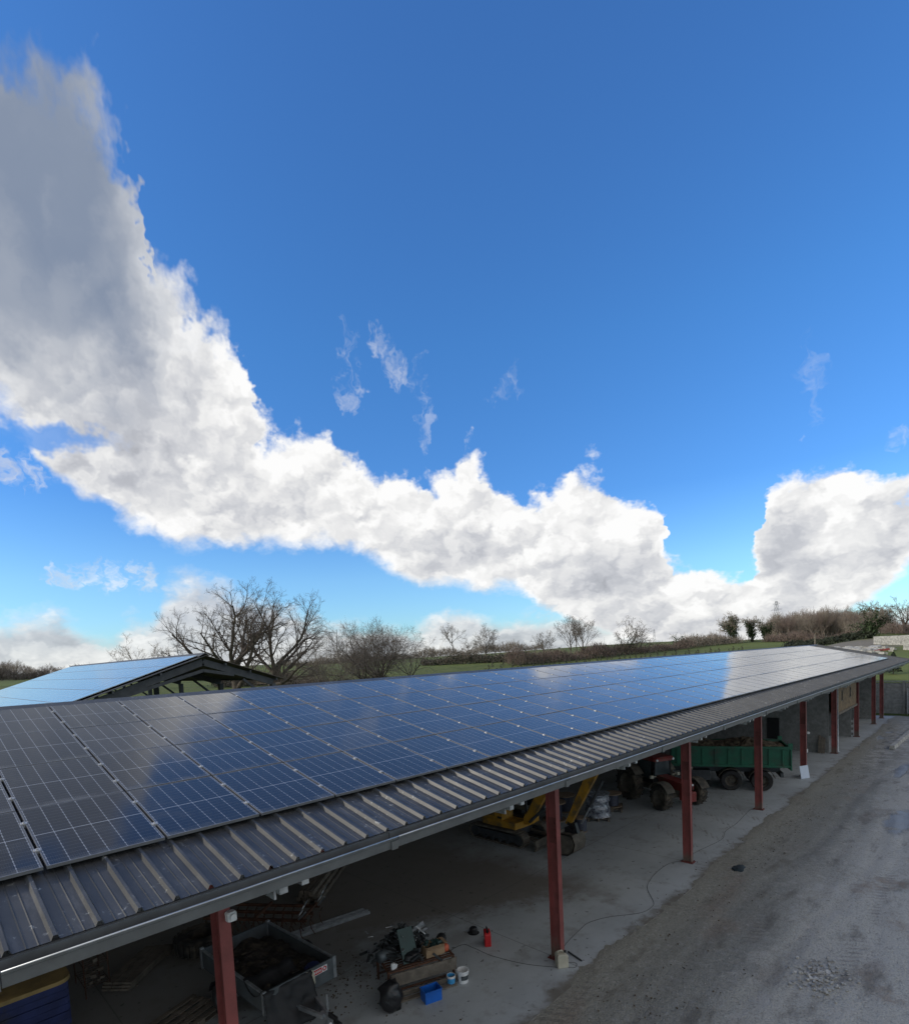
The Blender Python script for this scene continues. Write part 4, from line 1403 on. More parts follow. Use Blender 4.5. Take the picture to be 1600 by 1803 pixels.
def build_tipper():
    T = empty('tipper_truck', (31.1, 2.25, 0), 'green tipper truck with tandem rear wheels and a heaped load backed into the shed', 'truck', rz=math.atan2(0.91, -0.42))
    for x in (0.0, 1.42, 5.0):
        for y in (-1.02, 1.02):
            wheel(T, (x, y, 0.52), 0.52, 0.34 if x > 4 else 0.46, M_TYRE, M_MUD, 0, 0.56)
    for x in (0.0, 1.42):
        for y in (-1.02, 1.02):
            mb = MB()
            n = 8
            for i in range(n + 1):
                a = R(15 + 150 * i / n)
                for rr in (0.64, 0.62):
                    for yy in (-0.24, 0.24):
                        mb.v.append((x + math.cos(a) * rr, y + yy, 0.52 + math.sin(a) * rr))
            for i in range(n):
                a, b = 4 * i, 4 * i + 4
                mb.f += [(a, a + 1, b + 1, b), (a + 3, a + 2, b + 2, b + 3), (a, b, b + 2, a + 2), (a + 1, a + 3, b + 3, b + 1)]
            mb.f += [(0, 2, 3, 1), (4 * n, 4 * n + 1, 4 * n + 3, 4 * n + 2)]
            mb.build('mudguard', M_MUD, T)
    mb = MB()
    for y in (-0.45, 0.45):
        mb.box(-0.95, 6.6, y - 0.06, y + 0.06, 0.86, 1.16)
    for x in (0.0, 1.42, 5.0):
        mb.box(x - 0.1, x + 0.1, -0.9, 0.9, 0.44, 0.62)
    mb.box(-1.0, -0.86, -1.1, 1.1, 0.72, 0.95)
    mb.box(2.4, 3.3, 0.62, 1.12, 0.50, 1.02)
    mb.box(2.4, 3.1, -1.12, -0.6, 0.50, 1.02)
    mb.build('chassis', M_DSTEEL, T)
    MB().box(3.25, 3.75, 1.05, 1.13, 1.06, 1.18).build('side_marker', M_PLUMB, T)
    # body
    x0, x1, z0, z1, hw = -1.25, 4.25, 1.28, 2.30, 1.20
    mb = MB()
    mb.box(x0, x1, -hw, hw, z0, z0 + 0.10)
    for s in (-1, 1):
        mb.prism([(s * hw, z0 + 0.1), (s * (hw - 0.05), z0 + 0.1), (s * (hw - 0.02), z1), (s * (hw + 0.03), z1)], x0, x1, 'x')
    mb.box(x1, x1 + 0.06, -hw, hw, z0, z1 + 0.25)
    bed = mb.build('tipper_body', M_GREEN, T)
    for s in (-1, 1):
        for i in range(9):
            x = x0 + 0.30 + i * 0.62
            MB().prism([(s * (hw + 0.001), z0 + 0.0), (s * (hw + 0.07), z0 + 0.06), (s * (hw + 0.095), z1 - 0.12), (s * (hw + 0.028), z1 - 0.10)], x - 0.04, x + 0.04, 'x').build('side_rib', M_GREEN, bed)
        MB().box(x0 - 0.02, x1, s * hw + (0.0 if s > 0 else -0.11), s * hw + (0.11 if s > 0 else 0.0), z1 - 0.10, z1 + 0.03).build('top_rail', M_GREEN, bed)
        MB().box(x0 - 0.01, x1, s * hw + (0.002 if s > 0 else -0.06), s * hw + (0.06 if s > 0 else -0.002), z0 - 0.03, z0 + 0.09).build('bottom_rail', M_GREEN, bed)
    mb = MB()
    mb.box(x0 - 0.09, x0 - 0.02, -hw - 0.09, hw + 0.09, z0 - 0.16, z1 - 0.02)
    for y in (-0.8, -0.27, 0.27, 0.8):
        mb.box(x0 - 0.14, x0 - 0.09, y - 0.04, y + 0.04, z0 - 0.1, z1 - 0.06)
    tg = mb.build('tailgate', M_GREEN, bed)
    mb = MB()
    for s in (-1, 1):
        mb.box(x0 - 0.12, x0 + 0.08, s * (hw + 0.05) - 0.05, s * (hw + 0.05) + 0.05, z1 - 0.1, z1 + 0.20)
    mb.build('tailgate_hinge', M_GREEN, tg)
    # heaped load
    mb = MB()
    nx, ny = 44, 18
    rng = random.Random(5)
    for i in range(nx + 1):
        for j in range(ny + 1):
            u, v = i / nx, j / ny
            x, y = x0 + 0.04 + u * (x1 - x0 - 0.06), -hw + 0.07 + v * 2 * (hw - 0.07)
            e = min(1.0, 6 * u, 6 * (1 - u)) * math.sin(PI * v) ** 0.6
            z = z1 - 0.12 + e * (0.34 + 0.22 * mnoise.noise(Vector((x * 0.8, y * 0.8, 0)))) + 0.10 * mnoise.noise(Vector((x * 4, y * 4, 5))) + rng.uniform(-0.03, 0.03)
            mb.v.append((x, y, z))
    for i in range(nx):
        for j in range(ny):
            a = i * (ny + 1) + j
            mb.f.append((a, a + ny + 1, a + ny + 2, a + 1))
    mb.build('heaped_load', M_SOIL, T)
    # driver's cab at the dark inner end
    mb = MB()
    mb.prism([(4.55, 0.75), (6.75, 0.75), (6.80, 1.6), (6.55, 2.65), (4.60, 2.75)], -1.18, 1.18, 'y')
    cab = mb.build('driver_cab', M_DSTEEL, T)
    for s in (-1, 1):
        MB().box(5.2, 6.2, s * 1.181 - 0.006, s * 1.181 + 0.006, 1.65, 2.4).build('side_window', M_GLASS, cab)
    return T


M_LOADD = mat('dark_trailer_rubbish', (0.035, 0.030, 0.027), 0.9, 0.0, 0.5, 6, 0.6, 14, col2=(0.085, 0.07, 0.05), thr=(0.5, 0.62), cs=5)


def build_trailer():
    T = empty('box_trailer', (4.71, 5.25, 0), 'galvanised two wheeled box trailer with a black sheet hung over its front corner', 'trailer', rz=-PI / 2 + 0.04)
    x0, x1, hw, z0, z1 = -1.45, 1.42, 0.86, 0.52, 0.96
    mb = MB()
    mb.box(x0, x1, -hw, hw, z0, z0 + 0.05)
    tray = mb.build('tray_floor', M_DSTEEL, T)
    for s in (-1, 1):
        p = MB().box(x0, x1, s * hw - 0.02, s * hw + 0.02, z0 + 0.05, z1).build('side_panel', M_TRAIL, T)
        MB().box(x0, x1, s * hw - 0.03, s * hw + 0.03, z1, z1 + 0.035).build('top_rail', M_GALV, p)
    MB().box(x0 - 0.04, x0, -hw + 0.02, hw - 0.02, z0, z1).build('tailboard', M_TRAIL, T)
    hb = MB().box(x1, x1 + 0.04, -hw, hw, z0, z1 + 0.04).build('headboard', M_TRAIL, T)
    # maker's sign: ring emblem and a red bar with pale marks
    sx = x1 + 0.0425
    MB().box(x1 + 0.04, sx, 0.22, 0.66, z1 - 0.17, z1 - 0.03).build('sign_plate', M_WHITE, hb)
    MB().box(sx, sx + 0.003, 0.23, 0.52, z1 - 0.155, z1 - 0.045).build('sign_bar', M_REDP, hb)
    mb = MB()
    mb.lathe([(0.028, 0), (0.052, 0), (0.052, 0.004), (0.028, 0.004)], 18, (sx, 0.59, z1 - 0.10), AX_X, closed=True)
    mb.build('sign_emblem', M_REDP, hb)
    mb = MB()
    for i in range(5):
        mb.box(sx + 0.003, sx + 0.005, 0.26 + i * 0.05, 0.29 + i * 0.05, z1 - 0.125, z1 - 0.075)
    mb.build('sign_marks', M_WHITE, hb)
    for s in (-1, 1):
        MB().box(x0 - 0.02, x0 + 0.05, s * hw - 0.04, s * hw + 0.04, z0, z1 + 0.06).build('corner_post', M_GALV, T)
        MB().box(x1 - 0.02, x1 + 0.05, s * hw - 0.04, s * hw + 0.04, z0, z1 + 0.06).build('corner_post', M_GALV, T)
        wheel(T, (-0.05, s * (hw + 0.18), 0.36), 0.36, 0.22, M_TYRE, M_DSTEEL, 0, 0.55)
        mb = MB()
        for i in range(8):
            a0, a1 = R(12 + 156 * i / 8), R(12 + 156 * (i + 1) / 8)
            p, q = (-0.05 + 0.44 * math.cos(a0), s * (hw + 0.18), 0.36 + 0.44 * math.sin(a0)), (-0.05 + 0.44 * math.cos(a1), s * (hw + 0.18), 0.36 + 0.44 * math.sin(a1))
            mb.bar(p, q, 0.24, 0.015, (Vector(p) + Vector(q)) / 2 - Vector((-0.05, s * (hw + 0.18), 0.36)))
        mb.build('mudguard', M_BLACK, T)
    mb = MB()
    mb.box(-0.13, 0.03, -hw - 0.1, hw + 0.1, 0.32, 0.42)
    for s in (-1, 1):
        mb.bar((0.6, s * 0.45, 0.46), (2.30, s * 0.06, 0.42), 0.06, 0.08)
    mb.bar((2.15, 0, 0.42), (2.62, 0, 0.42), 0.07, 0.07)
    mb.build('drawbar', M_GALV, T)
    mb = MB()
    mb.tube([(2.62, 0, 0.42), (2.80, 0, 0.42)], 0.05, 10)
    mb.box(2.42, 2.70, -0.02, 0.02, 0.46, 0.54)
    mb.build('hitch', M_BLACK, T)
    mb = MB()
    mb.tube([(2.2, 0.12, 0.16), (2.2, 0.12, 0.78)], 0.028, 8)
    mb.lathe([(0.0, -0.03), (0.10, -0.03), (0.10, 0.03), (0.0, 0.03)], 14, (2.2, 0.12, 0.10), AX_Y)
    mb.build('jockey_wheel', M_GALV, T)
    # load: dark rubbish with a torn card
    mb = MB()
    nx, ny = 20, 14
    for i in range(nx + 1):
        for j in range(ny + 1):
            x, y = x0 + 0.03 + (x1 - x0 - 0.06) * i / nx, -hw + 0.03 + (2 * hw - 0.06) * j / ny
            mb.v.append((x, y, z0 + 0.14 + 0.16 * mnoise.noise(Vector((x * 2, y * 2, 1))) + 0.09 * mnoise.noise(Vector((x * 6, y * 6, 2)))))
    for i in range(nx):
        for j in range(ny):
            a = i * (ny + 1) + j
            mb.f.append((a, a + ny + 1, a + ny + 2, a + 1))
    mb.build('rubbish_load', M_LOADD, T)
    rl = random.Random(4)
    mb = MB()
    for i in range(26):
        mb.obb((rl.uniform(x0 + 0.15, x1 - 0.2), rl.uniform(-hw + 0.12, hw - 0.12), z0 + 0.2 + rl.random() * 0.14), (rl.uniform(0.06, 0.32), rl.uniform(0.03, 0.09), rl.uniform(0.01, 0.04)), Matrix.Rotation(rl.uniform(0, 6), 3, 'Z') @ Matrix.Rotation(rl.uniform(-0.5, 0.5), 3, 'X'))
    tag(mb.build('loose_rubbish', M_LOADD, T), kind='stuff')
    # sheet hung over the front left corner
    mb = MB()
    nx, ny = 16, 18
    for i in range(nx + 1):
        for j in range(ny + 1):
            y = -hw - 0.05 + 1.15 * i / nx
            s = j / ny * 1.9
            w = 0.10 * mnoise.noise(Vector((y * 4, s * 3, 0))) + 0.05 * mnoise.noise(Vector((y * 11, s * 5, 4)))
            if s < 0.75:
                x, z = x1 - 0.75 + s, z1 + 0.06 - 0.22 * math.sin(PI * s / 0.75) + w * 0.6
            else:
                t = s - 0.75
                x, z = x1 + 0.075 + 0.26 * t * t + w, z1 + 0.06 - t * 0.74
            mb.v.append((x, y, z))
    for i in range(nx):
        for j in range(ny):
            a = i * (ny + 1) + j
            mb.f.append((a, a + 1, a + ny + 2, a + ny + 1))
    o = mb.build('black_sheet', M_SHEETB, T, smooth=True)
    so = o.modifiers.new('thick', 'SOLIDIFY')
    so.thickness = 0.006
    mb = MB()
    pts = [(0.02 * math.sin(i * 2.3), -0.1 - 0.22 * i / 7) for i in range(8)]
    mb.prism([(0.12, 0.02), (0.30, 0.0), (0.33, -0.30), (0.22, -0.46), (0.10, -0.34)], x1 + 0.048, x1 + 0.062, 'x')
    o = mb.build('pale_flap', M_PLUMB, T)
    o.location = (0, 0, z1)
    # oil can lying in the corner
    MB().bbox(0.95, 1.3, 0.35, 0.70, z0 + 0.1, z0 + 0.34, 0.06).build('blue_sack', M_DBLUE, T)
    return T


build_tractor()
build_excavator()
build_tipper()
build_trailer()


M_SCRAP = mat('dark_scrap_metal', (0.030, 0.034, 0.036), 0.6, 0.1, 0.5, 3, col2=(0.075, 0.080, 0.080), thr=(0.5, 0.62), cs=4)


def build_small_things():
    rng = random.Random(21)
    # ---- blue box with a mustard cover at the near left
    B = empty('covered_box', (-1.28, 7.9, -0.13), 'dark blue slatted box body under a mustard cover at the left end', 'trailer')
    MB().box(-2.4, 2.46, -0.95, 0.95, 0.42, 0.50).build('floor_frame', M_DSTEEL, B)
    for i in range(6):
        MB().box(-2.4, 2.44, -0.96 - 0.01 * (i % 2), -0.92, 0.50 + i * 0.155, 0.645 + i * 0.155).build('side_board', M_DBLUE, B)
        MB().box(-2.4, 2.44, 0.92, 0.96, 0.50 + i * 0.155, 0.645 + i * 0.155).build('side_board', M_DBLUE, B)
        MB().box(2.44, 2.48, -0.92, 0.92, 0.50 + i * 0.155, 0.645 + i * 0.155).build('end_board', M_DBLUE, B)
    mb = MB()
    poly = [(-2.45, -1.04)]
    for i in range(7):
        a = -PI / 2 + PI / 2 * i / 6
        poly.append((2.28 + 0.26 * math.cos(a), -0.78 + 0.26 * math.sin(a)))
    for i in range(7):
        a = PI / 2 * i / 6
        poly.append((2.28 + 0.26 * math.cos(a), 0.78 + 0.26 * math.sin(a)))
    poly.append((-2.45, 1.04))
    mb.prism(poly, 1.44, 1.52, 'z')
    mb.build('cover', M_TAN, B)
    for x in (-1.6, 1.5):
        for y in (-0.85, 0.85):
            wheel(B, (x, y, 0.43), 0.30, 0.2, M_TYRE, M_DSTEEL)
    # ---- wire rack with clutter behind it
    Rk = empty('wire_rack', (2.0, 8.95, 0), 'tall thin wire rack of clutter beside the blue box', 'rack')
    for x in (-0.25, 0.25):
        for y in (-0.5, 0.5):
            MB().tube([(x, y, 0), (x, y, 1.5)], 0.014, 6).build('upright', M_RUST, Rk)
    for z in (0.25, 0.75, 1.25):
        mb = MB()
        for i in range(9):
            mb.tube([(-0.25, -0.5 + i * 0.125, z), (0.25, -0.5 + i * 0.125, z)], 0.006, 4)
        for x in (-0.25, 0.25):
            mb.tube([(x, -0.5, z), (x, 0.5, z)], 0.008, 4)
        mb.build('shelf', M_RUST, Rk)
    mb = MB()
    for i in range(26):
        c = (rng.uniform(-0.2, 0.2), rng.uniform(-0.45, 0.45), rng.choice((0.30, 0.80)) + rng.uniform(0, 0.12))
        s = rng.uniform(0.05, 0.12)
        mb.obb(c, (s, s * 1.2, s * 0.8), Matrix.Rotation(rng.uniform(0, 3), 3, 'Z'))
    mb.build('clutter', M_OLDW, Rk)['kind'] = 'stuff'
    # ---- plank stacks and pallets
    S = empty('plank_stack', (3.0, 8.85, 0), 'low dark stack of planks on the earth floor left of the trailer', 'planks', rz=0.72)
    for k in range(3):
        for j in range(3):
            MB().box(-0.95 + 0.05 * k, 0.95 - 0.04 * j, -0.36 + j * 0.24, -0.14 + j * 0.24, 0.03 + k * 0.055, 0.08 + k * 0.055).build('plank', M_OLDW, S)
    for x in (-0.7, 0.7):
        MB().box(x - 0.04, x + 0.04, -0.4, 0.4, 0.0, 0.03).build('bearer', M_OLDW, S)

    def pallet(loc, rz, label, group=None, m=M_OLDW):
        p = empty('pallet', loc, label, 'pallet', group, rz)
        for i in range(5):
            y = -0.44 + i * 0.22
            MB().box(-0.6, 0.6, y - 0.06, y + 0.06, 0.118, 0.14).build('top_board', m, p)
        for i in range(3):
            y = -0.43 + i * 0.43
            MB().box(-0.6, 0.6, y - 0.05, y + 0.05, 0.0, 0.02).build('bottom_board', m, p)
            for x in (-0.52, 0.0, 0.52):
                MB().box(x - 0.07, x + 0.07, y - 0.045, y + 0.045, 0.02, 0.098).build('spacer', m, p)
        for x in (-0.52, 0.0, 0.52):
            MB().box(x - 0.06, x + 0.06, -0.5, 0.5, 0.098, 0.118).build('stringer', m, p)
        return p
    pallet((3.05, 5.75, 0), 0.35, 'bare wooden pallet lying left of the first red post')
    pallet((21.25, 6.15, 0), 0.6, 'wooden pallet under the wrapped stack')
    pallet((22.95, 6.35, 0), 0.5, 'wooden pallet under the cable drum')
    # ---- big tyre lying flat
    mb = MB()
    mb.lathe([(0.34, 0.02), (0.58, 0.0), (0.66, 0.06), (0.68, 0.20), (0.66, 0.36), (0.58, 0.42), (0.34, 0.40), (0.36, 0.21)], 32, closed=True)
    for i in range(26):
        a = 2 * PI * i / 26
        mb.obb((0.685 * math.cos(a), 0.685 * math.sin(a), 0.21), (0.05, 0.06, 0.34), Matrix.Rotation(a, 3, 'Z'))
    tag(mb.build('tyre', M_MUDTYRE, None, (4.55, 8.75, 0.0)), 'large worn tyre lying flat behind the trailer', 'tyre')
    # ---- tine harrow with two striped marker boards
    H = empty('tine_harrow', (6.15, 8.25, 0), 'rusty tine harrow with two pale marker boards behind the trailer', 'harrow', rz=-0.95)
    for y in (-0.45, 0.0, 0.45):
        MB().bar((-1.6, y, 0.55), (1.5, y, 0.55), 0.07, 0.07).build('frame_bar', M_RUST, H)
    for x in (-1.4, 0, 1.4):
        MB().bar((x, -0.5, 0.62), (x, 0.5, 0.62), 0.06, 0.06).build('cross_bar', M_RUST, H)
    for r, y in enumerate((-0.45, 0.0, 0.45)):
        for i in range(11):
            x = -1.5 + i * 0.29 + r * 0.1
            mb = MB().tube([(x, y, 0.53), (x - 0.10, y - 0.02, 0.34), (x - 0.04, y - 0.10, 0.16), (x + 0.08, y - 0.14, 0.02)], 0.014, 5)
            mb.build('tine', M_RUST, H)
    for x, y, h in ((1.45, 0.45, 0.95), (1.25, -0.45, 0.85)):
        MB().bar((x, y, 0.55), (x + 0.28, y - 0.1, 0.55 + h * 0.35), 0.05, 0.04).build('board_arm', M_GALV, H)
        b = MB().obb((x + 0.2, y - 0.06, 0.55 + h * 0.45), (0.02, 0.10, h * 0.62), Matrix.Rotation(0.55, 3, 'Y')).build('marker_board', M_GALV, H)
        for q in (-0.2, 0.08):
            MB().obb((x + 0.2 + q * 0.45 * h * 0.9, y - 0.06, 0.55 + h * 0.45 + q * 0.75 * h), (0.026, 0.102, 0.10), Matrix.Rotation(0.55, 3, 'Y')).build('stripe', M_WHITE, b)
    # ---- long channel sections on the floor
    for i, (a, b, z) in enumerate((((6.15, 7.18), (8.75, 6.74), 0.0), ((6.20, 7.36), (8.72, 6.93), 0.0))):
        mb = MB()
        p, q = Vector((a[0], a[1], 0.05)), Vector((b[0], b[1], 0.05))
        d = (q - p).normalized()
        n = Vector((-d.y, d.x, 0))
        mb.bar(p, q, 0.12, 0.012)
        for s in (-1, 1):
            mb.bar(p + n * 0.066 * s + Vector((0, 0, 0.0)), q + n * 0.066 * s, 0.012, 0.09)
        tag(mb.build('channel_section', M_GALV), ('long galvanised channel on the floor, the one nearer the junk rack', 'long galvanised channel on the floor, the one nearer the harrow')[i], 'steel channel', 'channels on the floor')
    # ---- bars and offcuts at the back
    K = empty('timber_bundle', (9.1, 9.9, 0), 'dark bundle of beams stacked against the back of the shed', 'beams', rz=0.70)
    for k in range(3):
        for j in range(5 - k):
            MB().box(-1.6 + rng.uniform(-0.2, 0.2), 1.5 + rng.uniform(-0.2, 0.2), -0.45 + j * 0.17 + k * 0.08, -0.31 + j * 0.17 + k * 0.08, 0.02 + k * 0.15, 0.16 + k * 0.15).build('beam', M_OLDW, K)
    # ---- rusty slatted stillage used as a bench
    W = empty('slatted_bench', (7.33, 3.02, 0), 'rusty steel slatted bench loaded with junk, a plank along its front', 'bench', rz=-0.37)
    L, Dp, Hh = 0.80, 0.44, 0.60
    for x in (-L, L):
        for y in (-Dp, Dp):
            MB().box(x - 0.025, x + 0.025, y - 0.025, y + 0.025, 0, Hh - 0.03).build('leg', M_RUST, W)
    for y in (-Dp, Dp):
        MB().box(-L - 0.025, L + 0.025, y - 0.02, y + 0.02, Hh - 0.03, Hh + 0.01).build('rail', M_RUST, W)
        MB().box(-L + 0.026, L - 0.026, y - 0.015, y + 0.015, 0.12, 0.16).build('low_rail', M_RUST, W)
    for x in (-L, L):
        MB().box(x - 0.02, x + 0.02, -Dp + 0.021, Dp - 0.021, Hh - 0.03, Hh + 0.008).build('end_rail', M_RUST, W)
    for i in range(8):
        y = -Dp + 0.07 + i * 0.107
        MB().box(-L + 0.021, L - 0.021, y - 0.022, y + 0.022, Hh + 0.002, Hh + 0.016).build('slat', M_RUST, W)
    MB().obb((0.05, -Dp - 0.045, 0.41), (1.62, 0.03, 0.30), Matrix.Rotation(0.10, 3, 'X')).build('front_plank', M_OLDW, W)
    MB().obb((0.10, -Dp - 0.13, 0.10), (1.45, 0.03, 0.14), Matrix.Rotation(0.45, 3, 'X')).build('low_plank', M_OLDW, W)
    MB().obb((0.05, -Dp - 0.24, 0.03), (1.40, 0.13, 0.03), Matrix.Rotation(0.0, 3, 'X')).build('floor_plank', M_OLDW, W)
    wm = Matrix.Translation((7.33, 3.02, 0)) @ Matrix.Rotation(-0.37, 4, 'Z')

    def onW(mb, name, m, p, rz, label, cat, smooth=False):
        q = wm @ Vector(p)
        return tag(mb.build(name, m, None, q, (0, 0, rz - 0.37), smooth), label, cat)
    top = Hh + 0.017
    # cardboard box, open
    C = empty('cardboard_box', wm @ Vector((0.40, -0.17, top)), 'open cardboard box standing on the rusty bench', 'box', rz=-0.37 + 0.05)
    for (a, b, c_, d) in ((-0.24, 0.24, -0.16, -0.15), (-0.24, 0.24, 0.15, 0.16), (-0.24, -0.23, -0.15, 0.15), (0.23, 0.24, -0.15, 0.15)):
        MB().box(a, b, c_, d, 0, 0.24).build('box_side', M_CARD, C)
    MB().box(-0.23, 0.23, -0.15, 0.15, 0.0, 0.01).build('box_floor', M_CARD, C)
    MB().obb((-0.02, -0.205, 0.235), (0.44, 0.10, 0.006), Matrix.Rotation(0.25, 3, 'X')).build('flap', M_CARD, C)
    MB().obb((0.285, 0.0, 0.245), (0.10, 0.30, 0.006), Matrix.Rotation(0.2, 3, 'Y')).build('flap', M_CARD, C)
    mb = MB()
    for i in range(30):
        mb.obb((rng.uniform(-0.2, 0.2), rng.uniform(-0.12, 0.12), 0.14 + rng.uniform(0, 0.16)), (rng.uniform(0.03, 0.12), rng.uniform(0.02, 0.08), rng.uniform(0.01, 0.06)), Matrix.Rotation(rng.uniform(0, 3), 3, 'Z') @ Matrix.Rotation(rng.uniform(-0.8, 0.8), 3, 'X'))
    tag(mb.build('box_contents', M_DGREEN, C), kind='stuff')
    # dark green sheet standing in the heap
    onW(MB().obb((0, 0, 0.36), (0.38, 0.02, 0.76), Matrix.Rotation(-0.42, 3, 'X')), 'green_sheet', M_DGREEN, (-0.22, -0.16, top), 0.1, 'dark green sheet leaning upright in the junk on the bench', 'sheet')
    # steel offcuts
    for i, (x, y, l, tz, tx, m, lab) in enumerate((
            (0.02, 0.46, 1.00, 0.15, 0.30, M_GALV, 'grey angle section poking up at the top of the junk heap'),
            (0.18, 0.40, 0.85, 0.9, 0.25, M_GALV, 'grey offcut slanting right from the junk heap'),
            (-0.50, 0.55, 1.10, 0.35, 0.06, M_GALV, 'hollow pale grey section sticking out left of the heap'))):
        mb = MB()
        mt = Matrix.Rotation(tz, 3, 'Z') @ Matrix.Rotation(-tx, 3, 'Y')
        mb.obb((0, 0, 0.12 + l * math.sin(tx) * 0.4), (l, 0.10, 0.015), mt)
        mb.obb(Vector((0, 0, 0.12 + l * math.sin(tx) * 0.4)) + mt @ Vector((0, 0.045, 0.045)), (l, 0.012, 0.09), mt)
        if i == 2:
            mb.obb(Vector((0, 0, 0.12 + l * math.sin(tx) * 0.4)) + mt @ Vector((0, -0.045, 0.045)), (l, 0.012, 0.09), mt)
            mb.obb(Vector((0, 0, 0.12 + l * math.sin(tx) * 0.4)) + mt @ Vector((0, 0, 0.09)), (l, 0.10, 0.012), mt)
        onW(mb, 'steel_offcut', m, (x, y, top), 0, lab, 'offcut')
    mb = MB()
    mb.bar((0, 0, 0.0), (0.20, 0.14, 0.22), 0.035, 0.02)
    mb.bar((0.10, 0.16, 0.26), (0.28, 0.02, 0.08), 0.03, 0.02)
    onW(mb, 'white_strips', M_WHITE, (0.08, 0.16, top + 0.24), 0, 'two crossed bright white strips in the junk heap', 'strips')
    # dark heap of tangled scrap
    mb = MB()
    for i in range(210):
        x = rng.gauss(-0.16, 0.30)
        y = rng.gauss(0.18, 0.20)
        z = 0.04 + max(0, 0.62 - abs(x + 0.15) * 0.7 - abs(y - 0.15) * 0.7) * rng.random()
        mb.obb((x, y, z), (rng.uniform(0.05, 0.30), rng.uniform(0.02, 0.08), rng.uniform(0.008, 0.05)), Matrix.Rotation(rng.uniform(0, 6), 3, 'Z') @ Matrix.Rotation(rng.uniform(-0.9, 0.9), 3, 'X') @ Matrix.Rotation(rng.uniform(-0.7, 0.7), 3, 'Y'))
    tag(onW(mb, 'scrap_heap', M_SCRAP, (0, 0.06, top), 0, 'heap of dark scrap and cuttings on the bench', 'scrap'), kind='stuff').scale = (1.12, 1.25, 1.1)
    mb = MB()
    for i in range(46):
        x, y = rng.gauss(-0.18, 0.26), rng.gauss(0.2, 0.18)
        mb.obb((x, y, 0.30 + rng.random() * 0.25), (rng.uniform(0.04, 0.2), rng.uniform(0.01, 0.05), 0.008), Matrix.Rotation(rng.uniform(0, 6), 3, 'Z') @ Matrix.Rotation(rng.uniform(-0.9, 0.9), 3, 'X'))
    tag(onW(mb, 'metal_shreds', M_GALV, (0, 0.06, top), 0, 'pale metal shreds on top of the dark scrap', 'scrap'), kind='stuff').scale = (1.12, 1.25, 1.1)

    def blob(name, m, c, rad, label, cat, seed=0, amp=0.18, tie=False):
        mb = MB()
        n, k = 14, 18
        for i in range(n + 1):
            th = PI * i / n
            for j in range(k):
                ph = 2 * PI * j / k
                d = Vector((math.sin(th) * math.cos(ph), math.sin(th) * math.sin(ph), math.cos(th)))
                q = 1 + amp * mnoise.noise(d * 2.2 + Vector((seed, 0, 0))) + amp * 0.6 * mnoise.noise(d * 6 + Vector((seed, 3, 0)))
                z = d.z
                if tie and z > 0.55:
                    q *= 1.0 - 0.75 * min(1, (z - 0.55) / 0.35)
                p = Vector((d.x * rad[0] * q, d.y * rad[1] * q, z * rad[2] * (1 + amp * 0.3 * mnoise.noise(d * 3))))
                if p.z < -rad[2] * 0.8:
                    p.z = -rad[2] * 0.8
                mb.v.append(tuple(p))
        for i in range(n):
            for j in range(k):
                a, b = i * k + j, i * k + (j + 1) % k
                mb.f.append((a, a + k, b + k, b))
        return tag(mb.build(name, m, None, (c[0], c[1], c[2] + rad[2] * 0.8), smooth=True), label, cat)
    q = wm @ Vector((-0.15, -0.22, top))
    blob('bin_liner', M_CANVAS, q, (0.24, 0.17, 0.13), 'crumpled black plastic in front of the green sheet', 'plastic bag', 3, 0.3)
    q = wm @ Vector((-0.55, 0.30, top))
    blob('dark_sack', M_CANVAS, q, (0.20, 0.17, 0.16), 'dark sack at the left end of the junk heap', 'sack', 9, 0.3)
    q = wm @ Vector((0.70, -0.22, top))
    blob('orange_buoy', M_ORANGE, q, (0.10, 0.09, 0.10), 'round orange red lump at the right end of the bench', 'float', 5, 0.12)
    bag = blob('bin_bag', M_CANVAS, (6.22, 2.58, 0), (0.27, 0.24, 0.36), 'full black bin bag slumped in front of the bench', 'bin bag', 14, 0.42)
    # grey roll at the left of the bench
    mb = MB()
    mb.lathe([(0.0, -0.22), (0.13, -0.22), (0.135, -0.10), (0.13, 0.0), (0.137, 0.1), (0.13, 0.22), (0.05, 0.22), (0.05, 0.15), (0.0, 0.15)], 18, (0, 0, 0.135), AX_X)
    onW(mb, 'grey_roll', M_TRAIL, (-0.68, 0.10, top), 0.4, 'grey roll of sheeting at the left end of the bench', 'roll', True)
    mb = MB().bbox(-0.05, 0.05, -0.035, 0.035, 0, 0.13, 0.015)
    mb.obb((0.055, 0.01, 0.05), (0.08, 0.07, 0.09), Matrix.Rotation(0.4, 3, 'Y'))
    onW(mb, 'white_carton', M_WHITE, (-0.66, -0.36, top), 0.2, 'small crumpled white carton on the bench corner', 'carton')
    # dark round thing like a drum and a cap on the floor
    mb = MB().lathe([(0.0, -0.13), (0.115, -0.13), (0.125, -0.05), (0.12, 0.0), (0.125, 0.05), (0.115, 0.13), (0.07, 0.13), (0.07, 0.06), (0, 0.06)], 18, (0, 0, 0.125), AX_X)
    tag(mb.build('black_reel', M_BLACK, None, wm @ Vector((0.72, 0.10, top)), (0, 0, 0.6), True), 'ridged black reel on the right end of the bench', 'reel')
    mb = MB().lathe([(0.0, 0.16), (0.09, 0.155), (0.105, 0.13), (0.11, 0.02), (0.16, 0.004), (0.16, 0.0), (0.0, 0.0)], 20)
    tag(mb.build('brimmed_pot', M_BLACK, None, (9.85, 3.45, 0), smooth=False), 'small black brimmed pot on the concrete behind the red can', 'pot')
